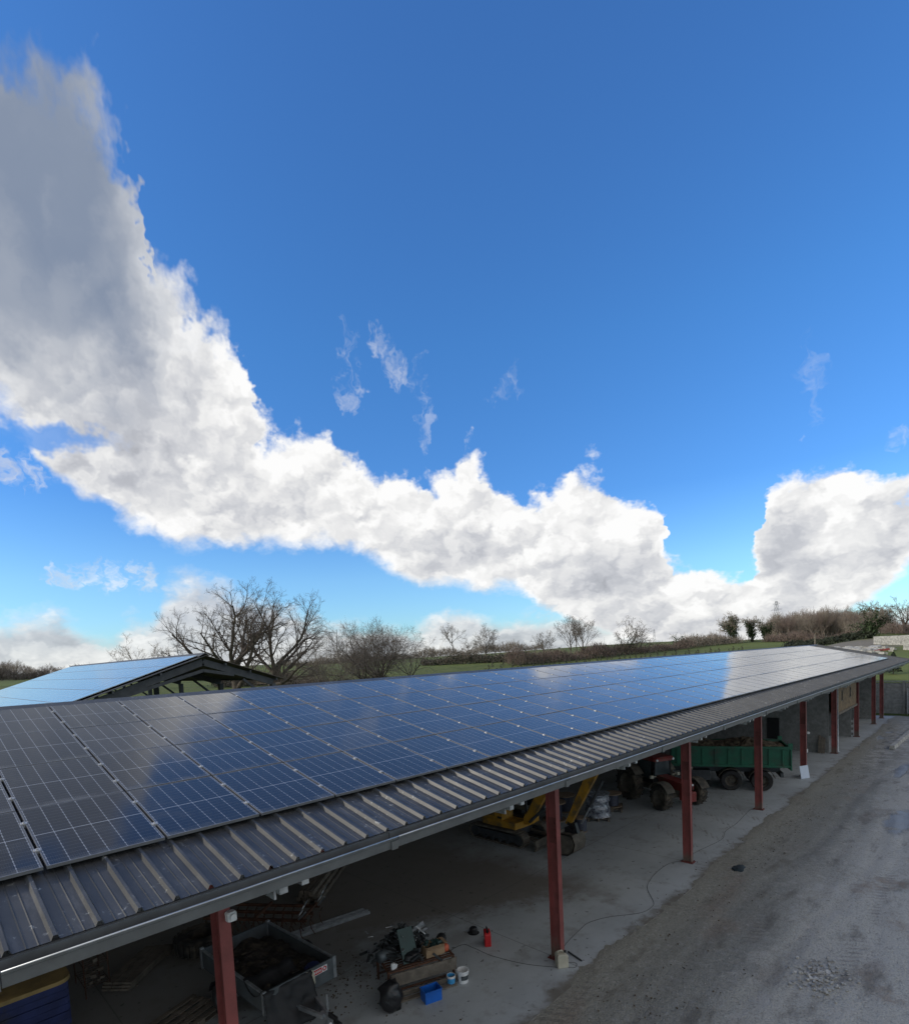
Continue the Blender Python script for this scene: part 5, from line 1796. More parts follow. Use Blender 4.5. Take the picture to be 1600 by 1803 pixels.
    # buckets
    for (c, r, h, m2, lab, kind) in (((7.72, 2.22, 0), 0.10, 0.22, M_LBLUE, 'smaller open bucket, white rim and sky blue body', 0), ((7.98, 2.08, 0), 0.135, 0.29, M_WHITE, 'larger white open bucket with a printed label', 1)):
        b = empty('bucket', c, lab, 'bucket', 'open plastic buckets', rz=-1.9)
        mb = MB()
        mb.lathe([(r * 0.86, 0.0), (r, h), (r * 0.95, h), (r * 0.83, 0.012)], 24)
        mb.build('bucket_wall', m2 if kind == 0 else M_WHITE, b, smooth=False)
        mb = MB()
        mb.lathe([(r * 0.965, h * 0.80), (r * 1.06, h * 0.80), (r * 1.06, h * 1.012), (r * 0.945, h * 1.012), (r * 0.945, h * 0.99)], 24, caps=False)
        mb.build('rim', M_WHITE, b)
        mb = MB()
        for i in range(12):
            a = PI * i / 12
            a2 = PI * (i + 1) / 12
            mb.bar((r * 1.07 * math.cos(a), r * 1.07 * math.sin(a), h * 0.93 - 0.25 * r * math.sin(a)), (r * 1.07 * math.cos(a2), r * 1.07 * math.sin(a2), h * 0.93 - 0.25 * r * math.sin(a2)), 0.005, 0.005)
        mb.build('handle', M_GALV, b)
        if kind == 1:
            mb = MB()
            n = 10
            for i in range(n + 1):
                a = R(-48 + 96 * i / n)
                for z in (0.28, 0.66):
                    rr = r * (0.86 + 0.14 * z) + 0.0025
                    mb.v.append((rr * math.cos(a), rr * math.sin(a), h * z))
            mb.f = [(2 * i, 2 * i + 2, 2 * i + 3, 2 * i + 1) for i in range(n)]
            mb.build('label', M_TRAIL, b)
            mb = MB()
            for q, (z0, z1_, w) in enumerate(((0.58, 0.64, 44), (0.48, 0.50, 36), (0.42, 0.44, 40), (0.36, 0.38, 30))):
                for i in range(n):
                    a0, a1 = R(-w + 2 * w * i / n), R(-w + 2 * w * (i + 0.8) / n)
                    r0, r1 = r * (0.86 + 0.14 * z0) + 0.004, r * (0.86 + 0.14 * z1_) + 0.004
                    o = len(mb.v)
                    mb.v += [(r0 * math.cos(a0), r0 * math.sin(a0), h * z0), (r0 * math.cos(a1), r0 * math.sin(a1), h * z0), (r1 * math.cos(a1), r1 * math.sin(a1), h * z1_), (r1 * math.cos(a0), r1 * math.sin(a0), h * z1_)]
                    mb.f.append((o, o + 1, o + 2, o + 3))
            mb.build('label_print', M_BLACK, b)
    # blue crate, open at the top
    K = empty('blue_crate', (7.02, 2.16, 0), 'open blue plastic crate on the concrete before the bench', 'crate', rz=-0.32)
    for (a, b, c_, d) in ((-0.20, 0.20, -0.14, -0.13), (-0.20, 0.20, 0.13, 0.14), (-0.20, -0.19, -0.13, 0.13), (0.19, 0.20, -0.13, 0.13)):
        MB().box(a, b, c_, d, 0.0, 0.27).build('crate_side', M_BLUE, K)
    MB().box(-0.19, 0.19, -0.13, 0.13, 0.0, 0.008).build('crate_floor', M_BLUE, K)
    mb = MB()
    for (a, b, c_, d) in ((-0.215, 0.215, -0.155, -0.141), (-0.215, 0.215, 0.141, 0.155), (-0.215, -0.201, -0.14, 0.14), (0.201, 0.215, -0.14, 0.14)):
        mb.box(a, b, c_, d, 0.245, 0.272)
    mb.build('crate_lip', M_BLUE, K)

    # jerrycans
    def jerry(loc, rz, w, d, h, m, label, black):
        j = empty('jerrycan', loc, label, 'jerrycan', rz=rz)
        mb = MB()
        mb.prism([(-w / 2, 0.0), (w / 2, 0.0), (w / 2 * 1.02, h * 0.1), (w / 2, h * 0.74), (w * 0.30, h * 0.86), (-w * 0.42, h * 0.86), (-w / 2, h * 0.76), (-w / 2 * 1.02, h * 0.1)], -d / 2, d / 2, 'y')
        body = mb.build('can_body', m, j)
        bv = body.modifiers.new('bevel', 'BEVEL')
        bv.width = 0.02
        bv.segments = 2
        mb = MB().tube([(-w * 0.36, 0, h * 0.84), (-w * 0.33, 0, h * 0.99), (w * 0.05, 0, h * 1.0), (w * 0.16, 0, h * 0.84)], 0.017, 8)
        mb.build('handle', M_BLACK if black else m, j, smooth=True)
        mb = MB().tube([(w * 0.30, 0, h * 0.83), (w * 0.36, 0, h * 0.96)], 0.032, 12)
        mb.build('cap', M_BLACK, j)
        return j
    j = jerry((9.62, 2.74, 0), -2.3, 0.30, 0.17, 0.44, M_REDP, 'red fuel can with a black handle on the concrete', True)
    MB().obb((0.0, -0.0875, 0.20), (0.20, 0.004, 0.025), Matrix.Rotation(-0.25, 3, 'Y')).build('label', M_WHITE, j)
    MB().obb((0.0, 0.0875, 0.20), (0.20, 0.004, 0.025), Matrix.Rotation(0.25, 3, 'Y')).build('label', M_WHITE, j)
    jerry((9.98, 0.66, 0), -0.6, 0.27, 0.22, 0.40, M_PLUMB, 'cream plastic drum can at the foot of the second red post', False)

    # cables and sticks on the floor
    def cable(name, pts, r, label, m=M_CORD, z=0.008):
        r *= 0.7
        P = [Vector((x, y, z)) for x, y in pts]
        out = []
        for i in range(len(P) - 1):
            p0, p1, p2, p3 = P[max(i - 1, 0)], P[i], P[i + 1], P[min(i + 2, len(P) - 1)]
            for k in range(6):
                t = k / 6
                out.append(0.5 * ((2 * p1) + (p2 - p0) * t + (2 * p0 - 5 * p1 + 4 * p2 - p3) * t * t + (3 * p1 - p0 - 3 * p2 + p3) * t ** 3))
        out.append(P[-1])
        return tag(MB().tube(out, r, 5).build(name, m, smooth=True), label, 'cable')
    cable('cable', [(8.45, 3.25), (9.16, 3.25), (9.24, 2.9), (9.24, 2.4), (9.3, 2.03), (9.41, 1.61), (9.56, 1.23), (9.77, 0.86), (9.96, 0.55), (10.19, 0.62), (10.30, 0.45), (10.12, 0.38), (10.05, 0.55), (10.41, 0.75)], 0.007, 'dark cable running from the junk bench to the second post')
    cable('cable', [(10.42, 1.05), (10.7, 1.1), (11.06, 1.18), (11.86, 1.28), (12.32, 1.29), (12.94, 1.03), (13.73, 0.45), (14.32, 0.37), (14.67, 0.5), (15.29, 0.96), (15.74, 1.17), (16.71, 1.36), (17.78, 1.38), (18.3, 1.15)], 0.0075, 'dark cable snaking between the second and third posts')
    cable('cable', [(18.6, 1.15), (19.77, 1.03), (21.41, 0.82), (22.55, 1.04), (23.8, 1.03), (26.04, 1.19), (26.40, 1.05)], 0.007, 'thin cable lying between the third and fourth posts')
    tag(MB().tube([(10.60, 0.88, 0.03), (10.46, 0.40, 0.02)], 0.022, 8).build('metal_stick', M_DSTEEL), 'short dark bar lying beside the second post', 'bar')
    # ---- wrapped stack of reels and cable drums
    Wp = empty('wrapped_stack', (21.25, 6.15, 0.14), 'pale shrink wrapped stack on a pallet behind the excavator arm', 'wrapped goods', rz=0.6)
    for lv, (r, h) in enumerate(((0.60, 0.36), (0.54, 0.36), (0.58, 0.30))):
        mb = MB()
        n = 26
        z = 0.36 * lv
        for k in range(7):
            t = k / 6
            for i in range(n):
                a = 2 * PI * i / n
                rr = r * (1 - 0.10 * math.sin(PI * t) + 0.05 * mnoise.noise(Vector((math.cos(a) * 3, math.sin(a) * 3, lv * 5 + t * 3))))
                mb.v.append((rr * math.cos(a), rr * math.sin(a), z + h * t))
        for k in range(6):
            for i in range(n):
                a, b = k * n + i, k * n + (i + 1) % n
                mb.f.append((a, b, b + n, a + n))
        mb.f.append(tuple(6 * n + i for i in range(n)))
        mb.build('wrapped_roll', M_FILM, Wp)

    def drum(loc, R_, r, h, label, rz=0.0):
        d = empty('cable_drum', loc, label, 'cable drum', rz=rz)
        MB().lathe([(0, 0), (R_, 0), (R_, 0.05), (0, 0.05)], 26).build('flange', M_REEL, d)
        MB().lathe([(0, h - 0.05), (R_, h - 0.05), (R_, h), (0, h)], 26).build('flange', M_REEL, d)
        mb = MB()
        pr = [(r * 0.5, 0.05)]
        k = int((h - 0.1) / 0.05)
        for i in range(k):
            z = 0.05 + (h - 0.1) * i / k
            pr += [(r, z + 0.003), (r * 1.03, z + 0.5 * (h - 0.1) / k), (r, z + (h - 0.1) / k - 0.003)]
        pr.append((r * 0.5, h - 0.05))
        mb.lathe(pr, 24)
        mb.build('winding', M_CABLE, d)
        return d
    drum((22.95, 6.35, 0.14), 0.46, 0.30, 0.66, 'wooden cable drum standing on a pallet left of the tractor')
    drum((19.15, 5.75, 0.0), 0.27, 0.25, 0.62, 'small banded cable drum beside the excavator bucket')
    drum((19.9, 7.6, 0.0), 0.55, 0.36, 0.85, 'large flat topped cable drum at the back behind the excavator arm')
    drum((21.4, 8.0, 0.0), 0.50, 0.36, 0.80, 'cable drum in the shadows behind the wrapped stack')
    # ---- board, planks, black panel
    o = MB().box(-0.32, 0.32, -0.012, 0.012, 0.0, 0.70).build('white_board', mat('pale_blue_white_board', (0.58, 0.64, 0.74), 0.5, 0, 0.06, 2), None, (34.2, 0.72, 0.0), (0.0, 0.0, -0.45))
    o.rotation_euler = (-0.16, 0, -0.45)
    tag(o, 'pale square board leaning at the foot of the fifth post', 'board')
    for i, (y, h, lab) in enumerate(((1.72, 1.22, 'tallest grey plank leaning on the block wall'), (1.58, 1.12, 'middle grey plank leaning on the block wall'), (1.45, 1.05, 'shortest grey plank leaning on the block wall'))):
        o = MB().box(-0.015, 0.015, -0.06, 0.06, 0, h).build('leaning_plank', M_OLDW, None, (42.52, y, 0))
        o.rotation_euler = (0, 0.24, 0)
        tag(o, lab, 'plank', 'planks leaning on the block wall')
    mb = MB().bbox(-0.06, 0.0, -0.40, 0.40, 0.0, 1.5, 0.03)
    mb.box(-0.065, -0.06, -0.36, 0.36, 0.1, 1.4)
    tag(mb.build('hanging_tarpaulin', M_BLACK, None, (42.87, 4.55, 0.75)), 'black tarpaulin hung on the block wall above the truck load', 'tarpaulin')
    # ---- kerb beam, end wall, gate
    mb = MB().prism([(-0.16, 0.0), (0.16, 0.0), (0.12, 0.24), (-0.12, 0.24)], 0, 9.0, 'x')
    o = mb.build('kerb_beam', M_STONE, None, (46.4, -1.75, -0.03), (0, 0, -0.03))
    tag(o, 'long pale concrete kerb beam lying in the yard at the far right', 'kerb')
    Wl = empty('retaining_wall', (68.1, 0, 0), 'grey concrete panel wall closing the far end of the yard', 'wall')
    for i in range(7):
        y = 2.2 - i * 2.5
        MB().box(-0.14, 0.14, y - 0.1, y + 0.1, 0, 3.15).build('wall_post', M_BLOCK, Wl)
        if i < 6:
            for k in range(6):
                MB().box(-0.05, 0.05, y - 2.39, y - 0.11, 0.005 + k * 0.51, 0.50 + k * 0.51).build('wall_panel', M_BLOCK, Wl)
    MB().box(-0.16, 0.16, -12.9, 2.4, 3.15, 3.22).build('coping', M_BLOCK, Wl)
    G = empty('yard_gate', (67.55, -0.62, 0), 'galvanised sheet gate standing against the grey end wall', 'gate')
    for y in (-2.0, 0.0):
        MB().box(-0.03, 0.03, y - 0.03, y + 0.03, 0.02, 2.55).build('gate_upright', M_GALV, G)
    for k in range(13):
        MB().box(-0.015, 0.015, -1.97, -0.03, 0.12 + k * 0.185, 0.265 + k * 0.185).build('gate_slat', M_CLAD, G)
    # ---- rag, stones, clods
    blob('dark_rag', mat('blue_black_rag', (0.02, 0.032, 0.04), 0.9, 0, 0.3, 5), (18.8, -0.62, -0.05), (0.30, 0.17, 0.06), 'dark rag dropped on the yard near the third post', 'rag', 30, 0.5)
    for nm, n, cx, cy, sx, sy, s0, s1, lab, m in (('stone_scatter', 200, 13.4, -4.05, 0.42, 0.24, 0.02, 0.065, 'patch of broken pale stone on the yard', M_STONE), ('stone_litter', 520, 14.0, -3.0, 6.0, 1.6, 0.006, 0.022, 'small stones strewn over the yard', M_STONE), ('mud_clods', 120, 9.8, -1.9, 1.8, 1.0, 0.006, 0.03, 'dark clods of mud on the yard', M_SOIL), ('leaf_litter', 320, 6.2, 4.1, 0.9, 0.7, 0.008, 0.035, 'dark leaves and dirt on the floor between trailer and bench', M_SOIL), ('mud_crumbs', 500, 24.0, -0.7, 8.0, 0.7, 0.006, 0.03, 'mud crumbs along the front edge of the slab', M_SOIL)):
        mb = MB()
        for i in range(n):
            x, y = rng.gauss(cx, sx), rng.gauss(cy, sy)
            s = rng.uniform(s0, s1)
            zz = -0.03 if y < 0 else 0.0
            mb.obb((x, y, zz + s * 0.15), (s * rng.uniform(0.8, 1.6), s * rng.uniform(0.7, 1.2), s * rng.uniform(0.4, 0.8)), Matrix.Rotation(rng.uniform(0, 6), 3, 'Z') @ Matrix.Rotation(rng.uniform(-0.5, 0.5), 3, 'X'))
        tag(mb.build(nm, m), lab, nm.split('_')[1], kind='stuff')
    # white sheet at the right edge of the yard
    mb = MB()
    for i in range(9):
        for j in range(9):
            x, y = -0.35 + 0.7 * i / 8, -0.28 + 0.56 * j / 8
            mb.v.append((x, y, 0.10 + 0.16 * mnoise.noise(Vector((x * 3, y * 3, 7)))))
    mb.f = [(i * 9 + j, (i + 1) * 9 + j, (i + 1) * 9 + j + 1, i * 9 + j + 1) for i in range(8) for j in range(8)]
    o = mb.build('white_sheeting', M_WHITE, None, (38.6, -3.75, 0.0), smooth=True)
    tag(o, 'crumpled white sheeting on the yard at the right edge', 'sheeting')
    so = o.modifiers.new('thick', 'SOLIDIFY')
    so.thickness = 0.01


build_small_things()

# ------------------------------------------------------------------ trees, hedges and far things
def segs_mesh(name, segs, sides, m, parent=None, leaves=None, m_leaf=None):
    """many tapered sticks (p0, p1, r0, r1) as one mesh"""
    A = np.array(segs, float)
    p0, p1, r0, r1 = A[:, 0:3], A[:, 3:6], A[:, 6:7], A[:, 7:8]
    d = p1 - p0
    d /= np.maximum(np.linalg.norm(d, axis=1, keepdims=True), 1e-9)
    ref = np.where(np.abs(d[:, 2:3]) > 0.9, np.array([[1.0, 0, 0]]), np.array([[0, 0, 1.0]]))
    x = np.cross(d, ref)
    x /= np.maximum(np.linalg.norm(x, axis=1, keepdims=True), 1e-9)
    y = np.cross(d, x)
    n = len(A)
    V = np.zeros((n, 2 * sides, 3))
    for k in range(sides):
        a = 2 * PI * k / sides
        o = x * math.cos(a) + y * math.sin(a)
        V[:, k] = p0 + o * r0
        V[:, sides + k] = p1 + o * r1
    base = (np.arange(n) * 2 * sides)[:, None]
    F = np.concatenate([np.stack([base[:, 0] + k, base[:, 0] + (k + 1) % sides, base[:, 0] + sides + (k + 1) % sides, base[:, 0] + sides + k], 1)[:, None] for k in range(sides)], 1).reshape(-1, 4)
    return np_mesh(name, V.reshape(-1, 3), F, m, parent)


def np_mesh(name, V, F, m, parent=None):
    me = bpy.data.meshes.new(name)
    me.vertices.add(len(V))
    me.vertices.foreach_set('co', V.astype(np.float32).ravel())
    k = F.shape[1]
    me.loops.add(F.size)
    me.loops.foreach_set('vertex_index', F.astype(np.int32).ravel())
    me.polygons.add(len(F))
    me.polygons.foreach_set('loop_start', np.arange(0, F.size, k, dtype=np.int32))
    me.polygons.foreach_set('loop_total', np.full(len(F), k, dtype=np.int32))
    me.materials.append(m)
    me.update(calc_edges=True)
    return link(name, me, parent)


def leaf_mesh(name, C, size, m, parent, rng, flat=0.5):
    """leaf-sized quads at the points C"""
    n = len(C)
    a = rng.normal(size=(n, 3))
    a /= np.linalg.norm(a, axis=1, keepdims=True)
    b = rng.normal(size=(n, 3))
    b -= a * (a * b).sum(1, keepdims=True)
    b /= np.linalg.norm(b, axis=1, keepdims=True)
    s = size * rng.uniform(0.6, 1.3, (n, 1))
    V = np.stack([C - a * s, C - b * s * flat, C + a * s, C + b * s * flat], 1).reshape(-1, 3)
    F = np.arange(4 * n).reshape(n, 4)
    return np_mesh(name, V, F, m, parent)


def skeleton(seed, H, r0, trunk=0.3, limbs=6, kids=(6, 5, 5), ratio=0.62, spread=(0.75, 0.8, 0.75), wander=0.16, up=0.05, lean=(0, 0), twig=0.012, flat=1.0, start=0.25, stems=1, droop=0.0, reach=1.0):
    """branching skeleton; returns thick and thin sticks with the base at the origin"""
    rg = random.Random(seed)
    thick, thin = [], []

    def norm(v):
        l = math.sqrt(v[0] ** 2 + v[1] ** 2 + v[2] ** 2) or 1
        return (v[0] / l, v[1] / l, v[2] / l)

    def side(d, ang, az):
        # direction at an angle from d
        a = (1, 0, 0) if abs(d[0]) < 0.8 else (0, 1, 0)
        x = norm((d[1] * a[2] - d[2] * a[1], d[2] * a[0] - d[0] * a[2], d[0] * a[1] - d[1] * a[0]))
        y = (d[1] * x[2] - d[2] * x[1], d[2] * x[0] - d[0] * x[2], d[0] * x[1] - d[1] * x[0])
        c, s = math.cos(ang), math.sin(ang)
        u, v = math.cos(az) * s, math.sin(az) * s
        return norm((d[0] * c + x[0] * u + y[0] * v, d[1] * c + x[1] * u + y[1] * v, d[2] * c + x[2] * u + y[2] * v))

    def grow(p, d, L, r, lv):
        n = (5, 6, 5, 4, 3)[min(lv, 4)]
        pts, rad = [p], [r]
        for i in range(n):
            w = wander * (0.7 if lv == 0 else 1.0 + 0.25 * lv)
            d = norm((d[0] + rg.gauss(0, w), d[1] + rg.gauss(0, w), d[2] + rg.gauss(0, w) + up - droop * lv * 0.03))
            p = (p[0] + d[0] * L / n, p[1] + d[1] * L / n, p[2] + d[2] * L / n * flat)
            rr = r * (1 - 0.72 * (i + 1) / n) if lv > 0 else r * (1 - 0.35 * (i + 1) / n)
            pts.append(p)
            rad.append(max(rr, twig * 0.6))
        out = thick if lv <= 1 else thin
        for i in range(n):
            a, b = pts[i], pts[i + 1]
            out.append((*a, *b, rad[i], rad[i + 1]))
        if lv > len(kids):
            return
        cnt = limbs if lv == 0 else kids[lv - 1]
        az0 = rg.uniform(0, 6.28)
        for k in range(cnt):
            if lv == 0:
                t = rg.uniform(1 - start, 1.0) if k else 1.0
            else:
                t = 0.22 + 0.78 * (k + rg.random()) / cnt
            i = min(int(t * n), n - 1)
            f = t * n - i
            a, b = pts[i], pts[i + 1]
            q = (a[0] + (b[0] - a[0]) * f, a[1] + (b[1] - a[1]) * f, a[2] + (b[2] - a[2]) * f)
            dd = norm((b[0] - a[0], b[1] - a[1], b[2] - a[2]))
            ang = spread[min(lv, len(spread) - 1)] * rg.uniform(0.55, 1.25)
            nd = side(dd, ang, az0 + k * 2.399 + rg.uniform(-0.4, 0.4))
            if lv == 0:
                nl = (H - H * trunk) * rg.uniform(0.72, 1.0) * reach
            else:
                nl = L * ratio * (1.15 - 0.55 * t) * rg.uniform(0.75, 1.15)
            grow(q, nd, nl, max(rad[i] * (0.62 if lv == 0 else 0.58), twig), lv + 1)
    for s in range(stems):
        o = (0, 0, 0) if stems == 1 else (rg.uniform(-0.5, 0.5) * stems * 0.35, rg.uniform(-0.5, 0.5) * stems * 0.35, 0)
        l = lean if stems == 1 else (rg.uniform(-0.5, 0.5), rg.uniform(-0.5, 0.5))
        grow(o, norm((l[0], l[1], 1)), H * trunk, r0, 0)
    # scale to the wanted height
    zmax = max(q[5] for q in thick + thin)
    k = H / zmax

    def sc(q): return tuple(v * k for v in q[:6]) + (q[6], q[7])
    return [sc(q) for q in thick], [sc(q) for q in thin]


def top_z(px, py, dist):
    """height of a sighting line at a horizontal distance"""
    d = _fw + _r * ((px - 800) / 981.9) - _u * ((py - 1222.85) / 981.9)
    return CAM_POS.z + dist * d.z / math.hypot(d.x, d.y)


def bare_tree(name, px, dist, top, label, group=None, seed=1, bark=M_BARK, twigm=M_TWIG, r0=0.3, ivy=0, sink=0.0, **kw):
    b = azd(px, dist)
    b.z -= sink
    H = max(2.0, top_z(px, top, dist) - b.z)
    t = empty(name, b, label, 'tree', group)
    th, tn = skeleton(seed, H, r0, **kw)
    segs_mesh('trunk', th, 6, bark, t)
    segs_mesh('crown', tn, 3, twigm, t)
    if ivy:
        rng = np.random.RandomState(seed)
        A = np.array(th)
        w = A[:, 6]
        sel = rng.choice(len(A), ivy, p=(w / w.sum()))
        u = rng.uniform(0, 1, (ivy, 1))
        C = A[sel, 0:3] * (1 - u) + A[sel, 3:6] * u
        C = C + rng.normal(size=C.shape) * (0.35 + A[sel, 6:7] * 0.9)
        C = C[C[:, 2] < H * 0.86]
        leaf_mesh('ivy', C, 0.26, M_IVY, t, rng)
    return t


M_TWIGO = mat('oak_twigs', (0.125, 0.098, 0.078), 0.95, 0.0, 0.25, 2)
TREES = 'bare trees along the field edges'
bare_tree('oak_tree', 424, 67, 1020, 'huge bare oak with a thick dark trunk behind the gable shed, the left of two', TREES, 7, twigm=M_TWIGO, r0=0.55, trunk=0.32, limbs=8, kids=(7, 6, 6, 5), ratio=0.56, spread=(0.90, 0.68, 0.68), wander=0.13, up=0.05, lean=(-0.10, 0.10), twig=0.0075, start=0.55, reach=0.80)
bare_tree('oak_tree', 472, 71, 1024, 'tall bare oak right behind the gable roof, the right of the pair', TREES, 24, twigm=M_TWIGO, r0=0.46, trunk=0.34, limbs=8, kids=(7, 6, 6, 5), ratio=0.56, spread=(0.92, 0.68, 0.68), wander=0.13, up=0.045, lean=(0.06, -0.04), twig=0.0075, start=0.62, reach=0.86)
bare_tree('bare_tree', 262, 105, 1112, 'small pale bare tree rising over the left roof slope', TREES, 5, r0=0.16, trunk=0.25, limbs=7, kids=(6, 5, 4), twigm=M_TWIGG, wander=0.14, twig=0.018, start=0.6)
bare_tree('bare_tree', 640, 80, 1082, 'bushy bare tree with a dark stem just right of the oaks', TREES, 33, r0=0.22, trunk=0.25, limbs=9, kids=(8, 7, 6), wander=0.17, spread=(0.85, 0.8, 0.8), twig=0.011, start=0.6, lean=(-0.05, 0.1))
bare_tree('bare_tree', 680, 84, 1078, 'many stemmed bare tree spreading like a fan above the long ridge', TREES, 41, r0=0.20, trunk=0.22, limbs=7, kids=(7, 6, 6), wander=0.15, spread=(0.7, 0.75, 0.75), twig=0.011, start=0.6, stems=4)
bare_tree('bare_tree', 722, 88, 1104, 'lower bare tree at the right edge of the fan shaped one', TREES, 47, r0=0.16, trunk=0.25, limbs=6, kids=(6, 5, 5), wander=0.17, twig=0.011, start=0.6, lean=(0.1, -0.1))
bare_tree('bare_tree', 575, 74, 1122, 'thin grey scrub tree between the oaks and the fan shaped tree', TREES, 52, r0=0.10, trunk=0.2, limbs=6, kids=(6, 5, 4), wander=0.2, twig=0.010, start=0.7, stems=3, twigm=M_TWIGG)
bare_tree('bare_tree', 803, 150, 1096, 'slim bare tree with a small round top, standing alone', TREES, 61, r0=0.16, trunk=0.55, limbs=6, kids=(5, 5, 4), spread=(0.8, 0.8, 0.8), wander=0.10, twig=0.022, start=0.35)
bare_tree('bare_tree', 857, 150, 1094, 'bare tree with a taller loose crown right of the slim one', TREES, 62, r0=0.18, trunk=0.38, limbs=7, kids=(6, 5, 4), wander=0.14, twig=0.022, start=0.6)
bare_tree('bare_tree', 876, 165, 1126, 'low round bare tree on the skyline beside the loose crowned one', TREES, 63, r0=0.12, trunk=0.25, limbs=6, kids=(6, 4, 4), wander=0.16, twig=0.024, start=0.6)
bare_tree('bare_tree', 832, 170, 1122, 'small skyline tree between the two slender ones', TREES, 64, r0=0.12, trunk=0.25, limbs=6, kids=(6, 4, 4), wander=0.16, twig=0.024, start=0.6)
bare_tree('bare_tree', 962, 150, 1108, 'narrow feathery tree at the left of the red hedge', TREES, 65, r0=0.12, trunk=0.35, limbs=8, kids=(6, 4, 4), wander=0.10, twig=0.022, start=0.8, spread=(0.5, 0.6, 0.7))
bare_tree('bare_tree', 1008, 145, 1080, 'tall bare tree above the red hedge, left of its trio', TREES, 66, r0=0.17, trunk=0.42, limbs=7, kids=(6, 5, 4), wander=0.11, twig=0.020, start=0.6, spread=(0.55, 0.65, 0.7), lean=(-0.03, 0.1))
bare_tree('bare_tree', 1018, 149, 1082, 'tall bare tree above the red hedge, middle of its trio', TREES, 67, r0=0.15, trunk=0.45, limbs=6, kids=(5, 5, 4), wander=0.11, twig=0.020, start=0.6, spread=(0.45, 0.65, 0.7))
bare_tree('bare_tree', 1027, 144, 1081, 'tall bare tree above the red hedge, right of its trio', TREES, 68, r0=0.17, trunk=0.42, limbs=7, kids=(6, 5, 4), wander=0.11, twig=0.020, start=0.6, spread=(0.55, 0.65, 0.7), lean=(0.06, -0.12))
bare_tree('bare_tree', 1104, 155, 1084, 'knotty bare tree right of the trio', TREES, 69, r0=0.22, trunk=0.32, limbs=8, kids=(6, 5, 4), wander=0.2, twig=0.022, start=0.7, ivy=160)
bare_tree('bare_tree', 1128, 160, 1110, 'small bare tree to the right of the knotty one', TREES, 70, r0=0.12, trunk=0.3, limbs=7, kids=(5, 4, 4), wander=0.14, twig=0.022, start=0.7)
bare_tree('bare_tree', 1200, 175, 1112, 'short dark conifer like tree on the skyline left of the pale bushes', TREES, 71, r0=0.12, trunk=0.4, limbs=7, kids=(5, 4), wander=0.12, twig=0.025, start=0.8, ivy=260)
bare_tree('ivy_tree', 1294, 200, 1076, 'broad tree thick with ivy at the left end of the wood', 'ivy clad trees', 81, r0=0.50, trunk=0.45, limbs=9, kids=(7, 5, 4), wander=0.15, twig=0.028, start=0.5, ivy=2600, twigm=M_TWIGG)
bare_tree('ivy_tree', 1326, 205, 1084, 'slim ivy clad tree, second from the left end of the wood', 'ivy clad trees', 82, r0=0.35, trunk=0.5, limbs=8, kids=(6, 5, 4), wander=0.14, twig=0.028, start=0.6, ivy=1700, twigm=M_TWIGG, spread=(0.5, 0.7, 0.7))
bare_tree('ivy_tree', 1352, 203, 1082, 'forked ivy clad tree, third from the left end of the wood', 'ivy clad trees', 83, r0=0.38, trunk=0.45, limbs=8, kids=(6, 5, 4), wander=0.15, twig=0.028, start=0.6, ivy=1900, twigm=M_TWIGG)
bare_tree('ivy_tree', 1530, 150, 1056, 'big spreading tree with ivy at the right end of the wood', 'ivy clad trees', 84, r0=0.42, trunk=0.34, limbs=9, kids=(8, 6, 5), wander=0.15, twig=0.024, start=0.6, ivy=2200, twigm=M_TWIGG)
bare_tree('bare_tree', 1592, 165, 1045, 'tall bare tree at the right edge of the view', TREES, 86, r0=0.24, trunk=0.38, limbs=8, kids=(7, 5, 5), wander=0.12, twig=0.022, start=0.6)

# the wood on the right hill: single trees from four shapes
protos = []
for i in range(5):
    th, tn = skeleton(200 + i, 10.0, 0.16, trunk=0.42, limbs=9, kids=(7, 6), wander=0.09, spread=(0.45, 0.55, 0.6), twig=0.024, start=0.75, up=0.10)
    a = segs_mesh('trunk', th, 5, M_TWIG if i % 2 else M_TWIGG)
    b = segs_mesh('crown', tn, 3, M_TWIGG if i % 3 else M_TWIGR)
    protos.append((a.data, b.data))
    bpy.data.objects.remove(a)
    bpy.data.objects.remove(b)
rg = random.Random(77)
for i in range(96):
    px = 1362 + i * 1.72 + rg.uniform(-4, 4)
    dist = rg.uniform(205, 250)
    top = 1083 - 8 * math.sin((px - 1362) / 165 * PI) + rg.uniform(-6, 9) - (px - 1362) * 0.05
    b = azd(px, dist)
    H = top_z(px, top, dist) - b.z
    if H < 3:
        continue
    t = empty('wood_tree', b, 'slender bare tree standing in the wood on the right hill', 'tree', 'trees of the wood', rg.uniform(0, 6))
    ta, tb = protos[i % 5]
    for nm, me in (('trunk', ta), ('crown', tb)):
        o = link(nm, me, t)
        o.scale = (H / 10 * 1.0, H / 10 * 1.0, H / 10)
# far wood on the left
for i in range(34):
    px = -60 + i * 7.4 + rg.uniform(-3, 3)
    dist = rg.uniform(310, 350)
    top = (1163 + 0.085 * max(px, 0)) + rg.uniform(-5, 5) + (6 if 55 < px < 85 else 0)
    b = azd(px, dist)
    H = max(5, top_z(px, top, dist) - b.z)
    t = empty('wood_tree', b, 'tree of the dark wood on the far left skyline', 'tree', 'trees of the far left wood', rg.uniform(0, 6))
    ta, tb = protos[i % 5]
    for nm, me in (('trunk', ta), ('crown', tb)):
        o = link(nm, me, t)
        o.scale = (H / 10 * 1.5, H / 10 * 1.5, H / 10)


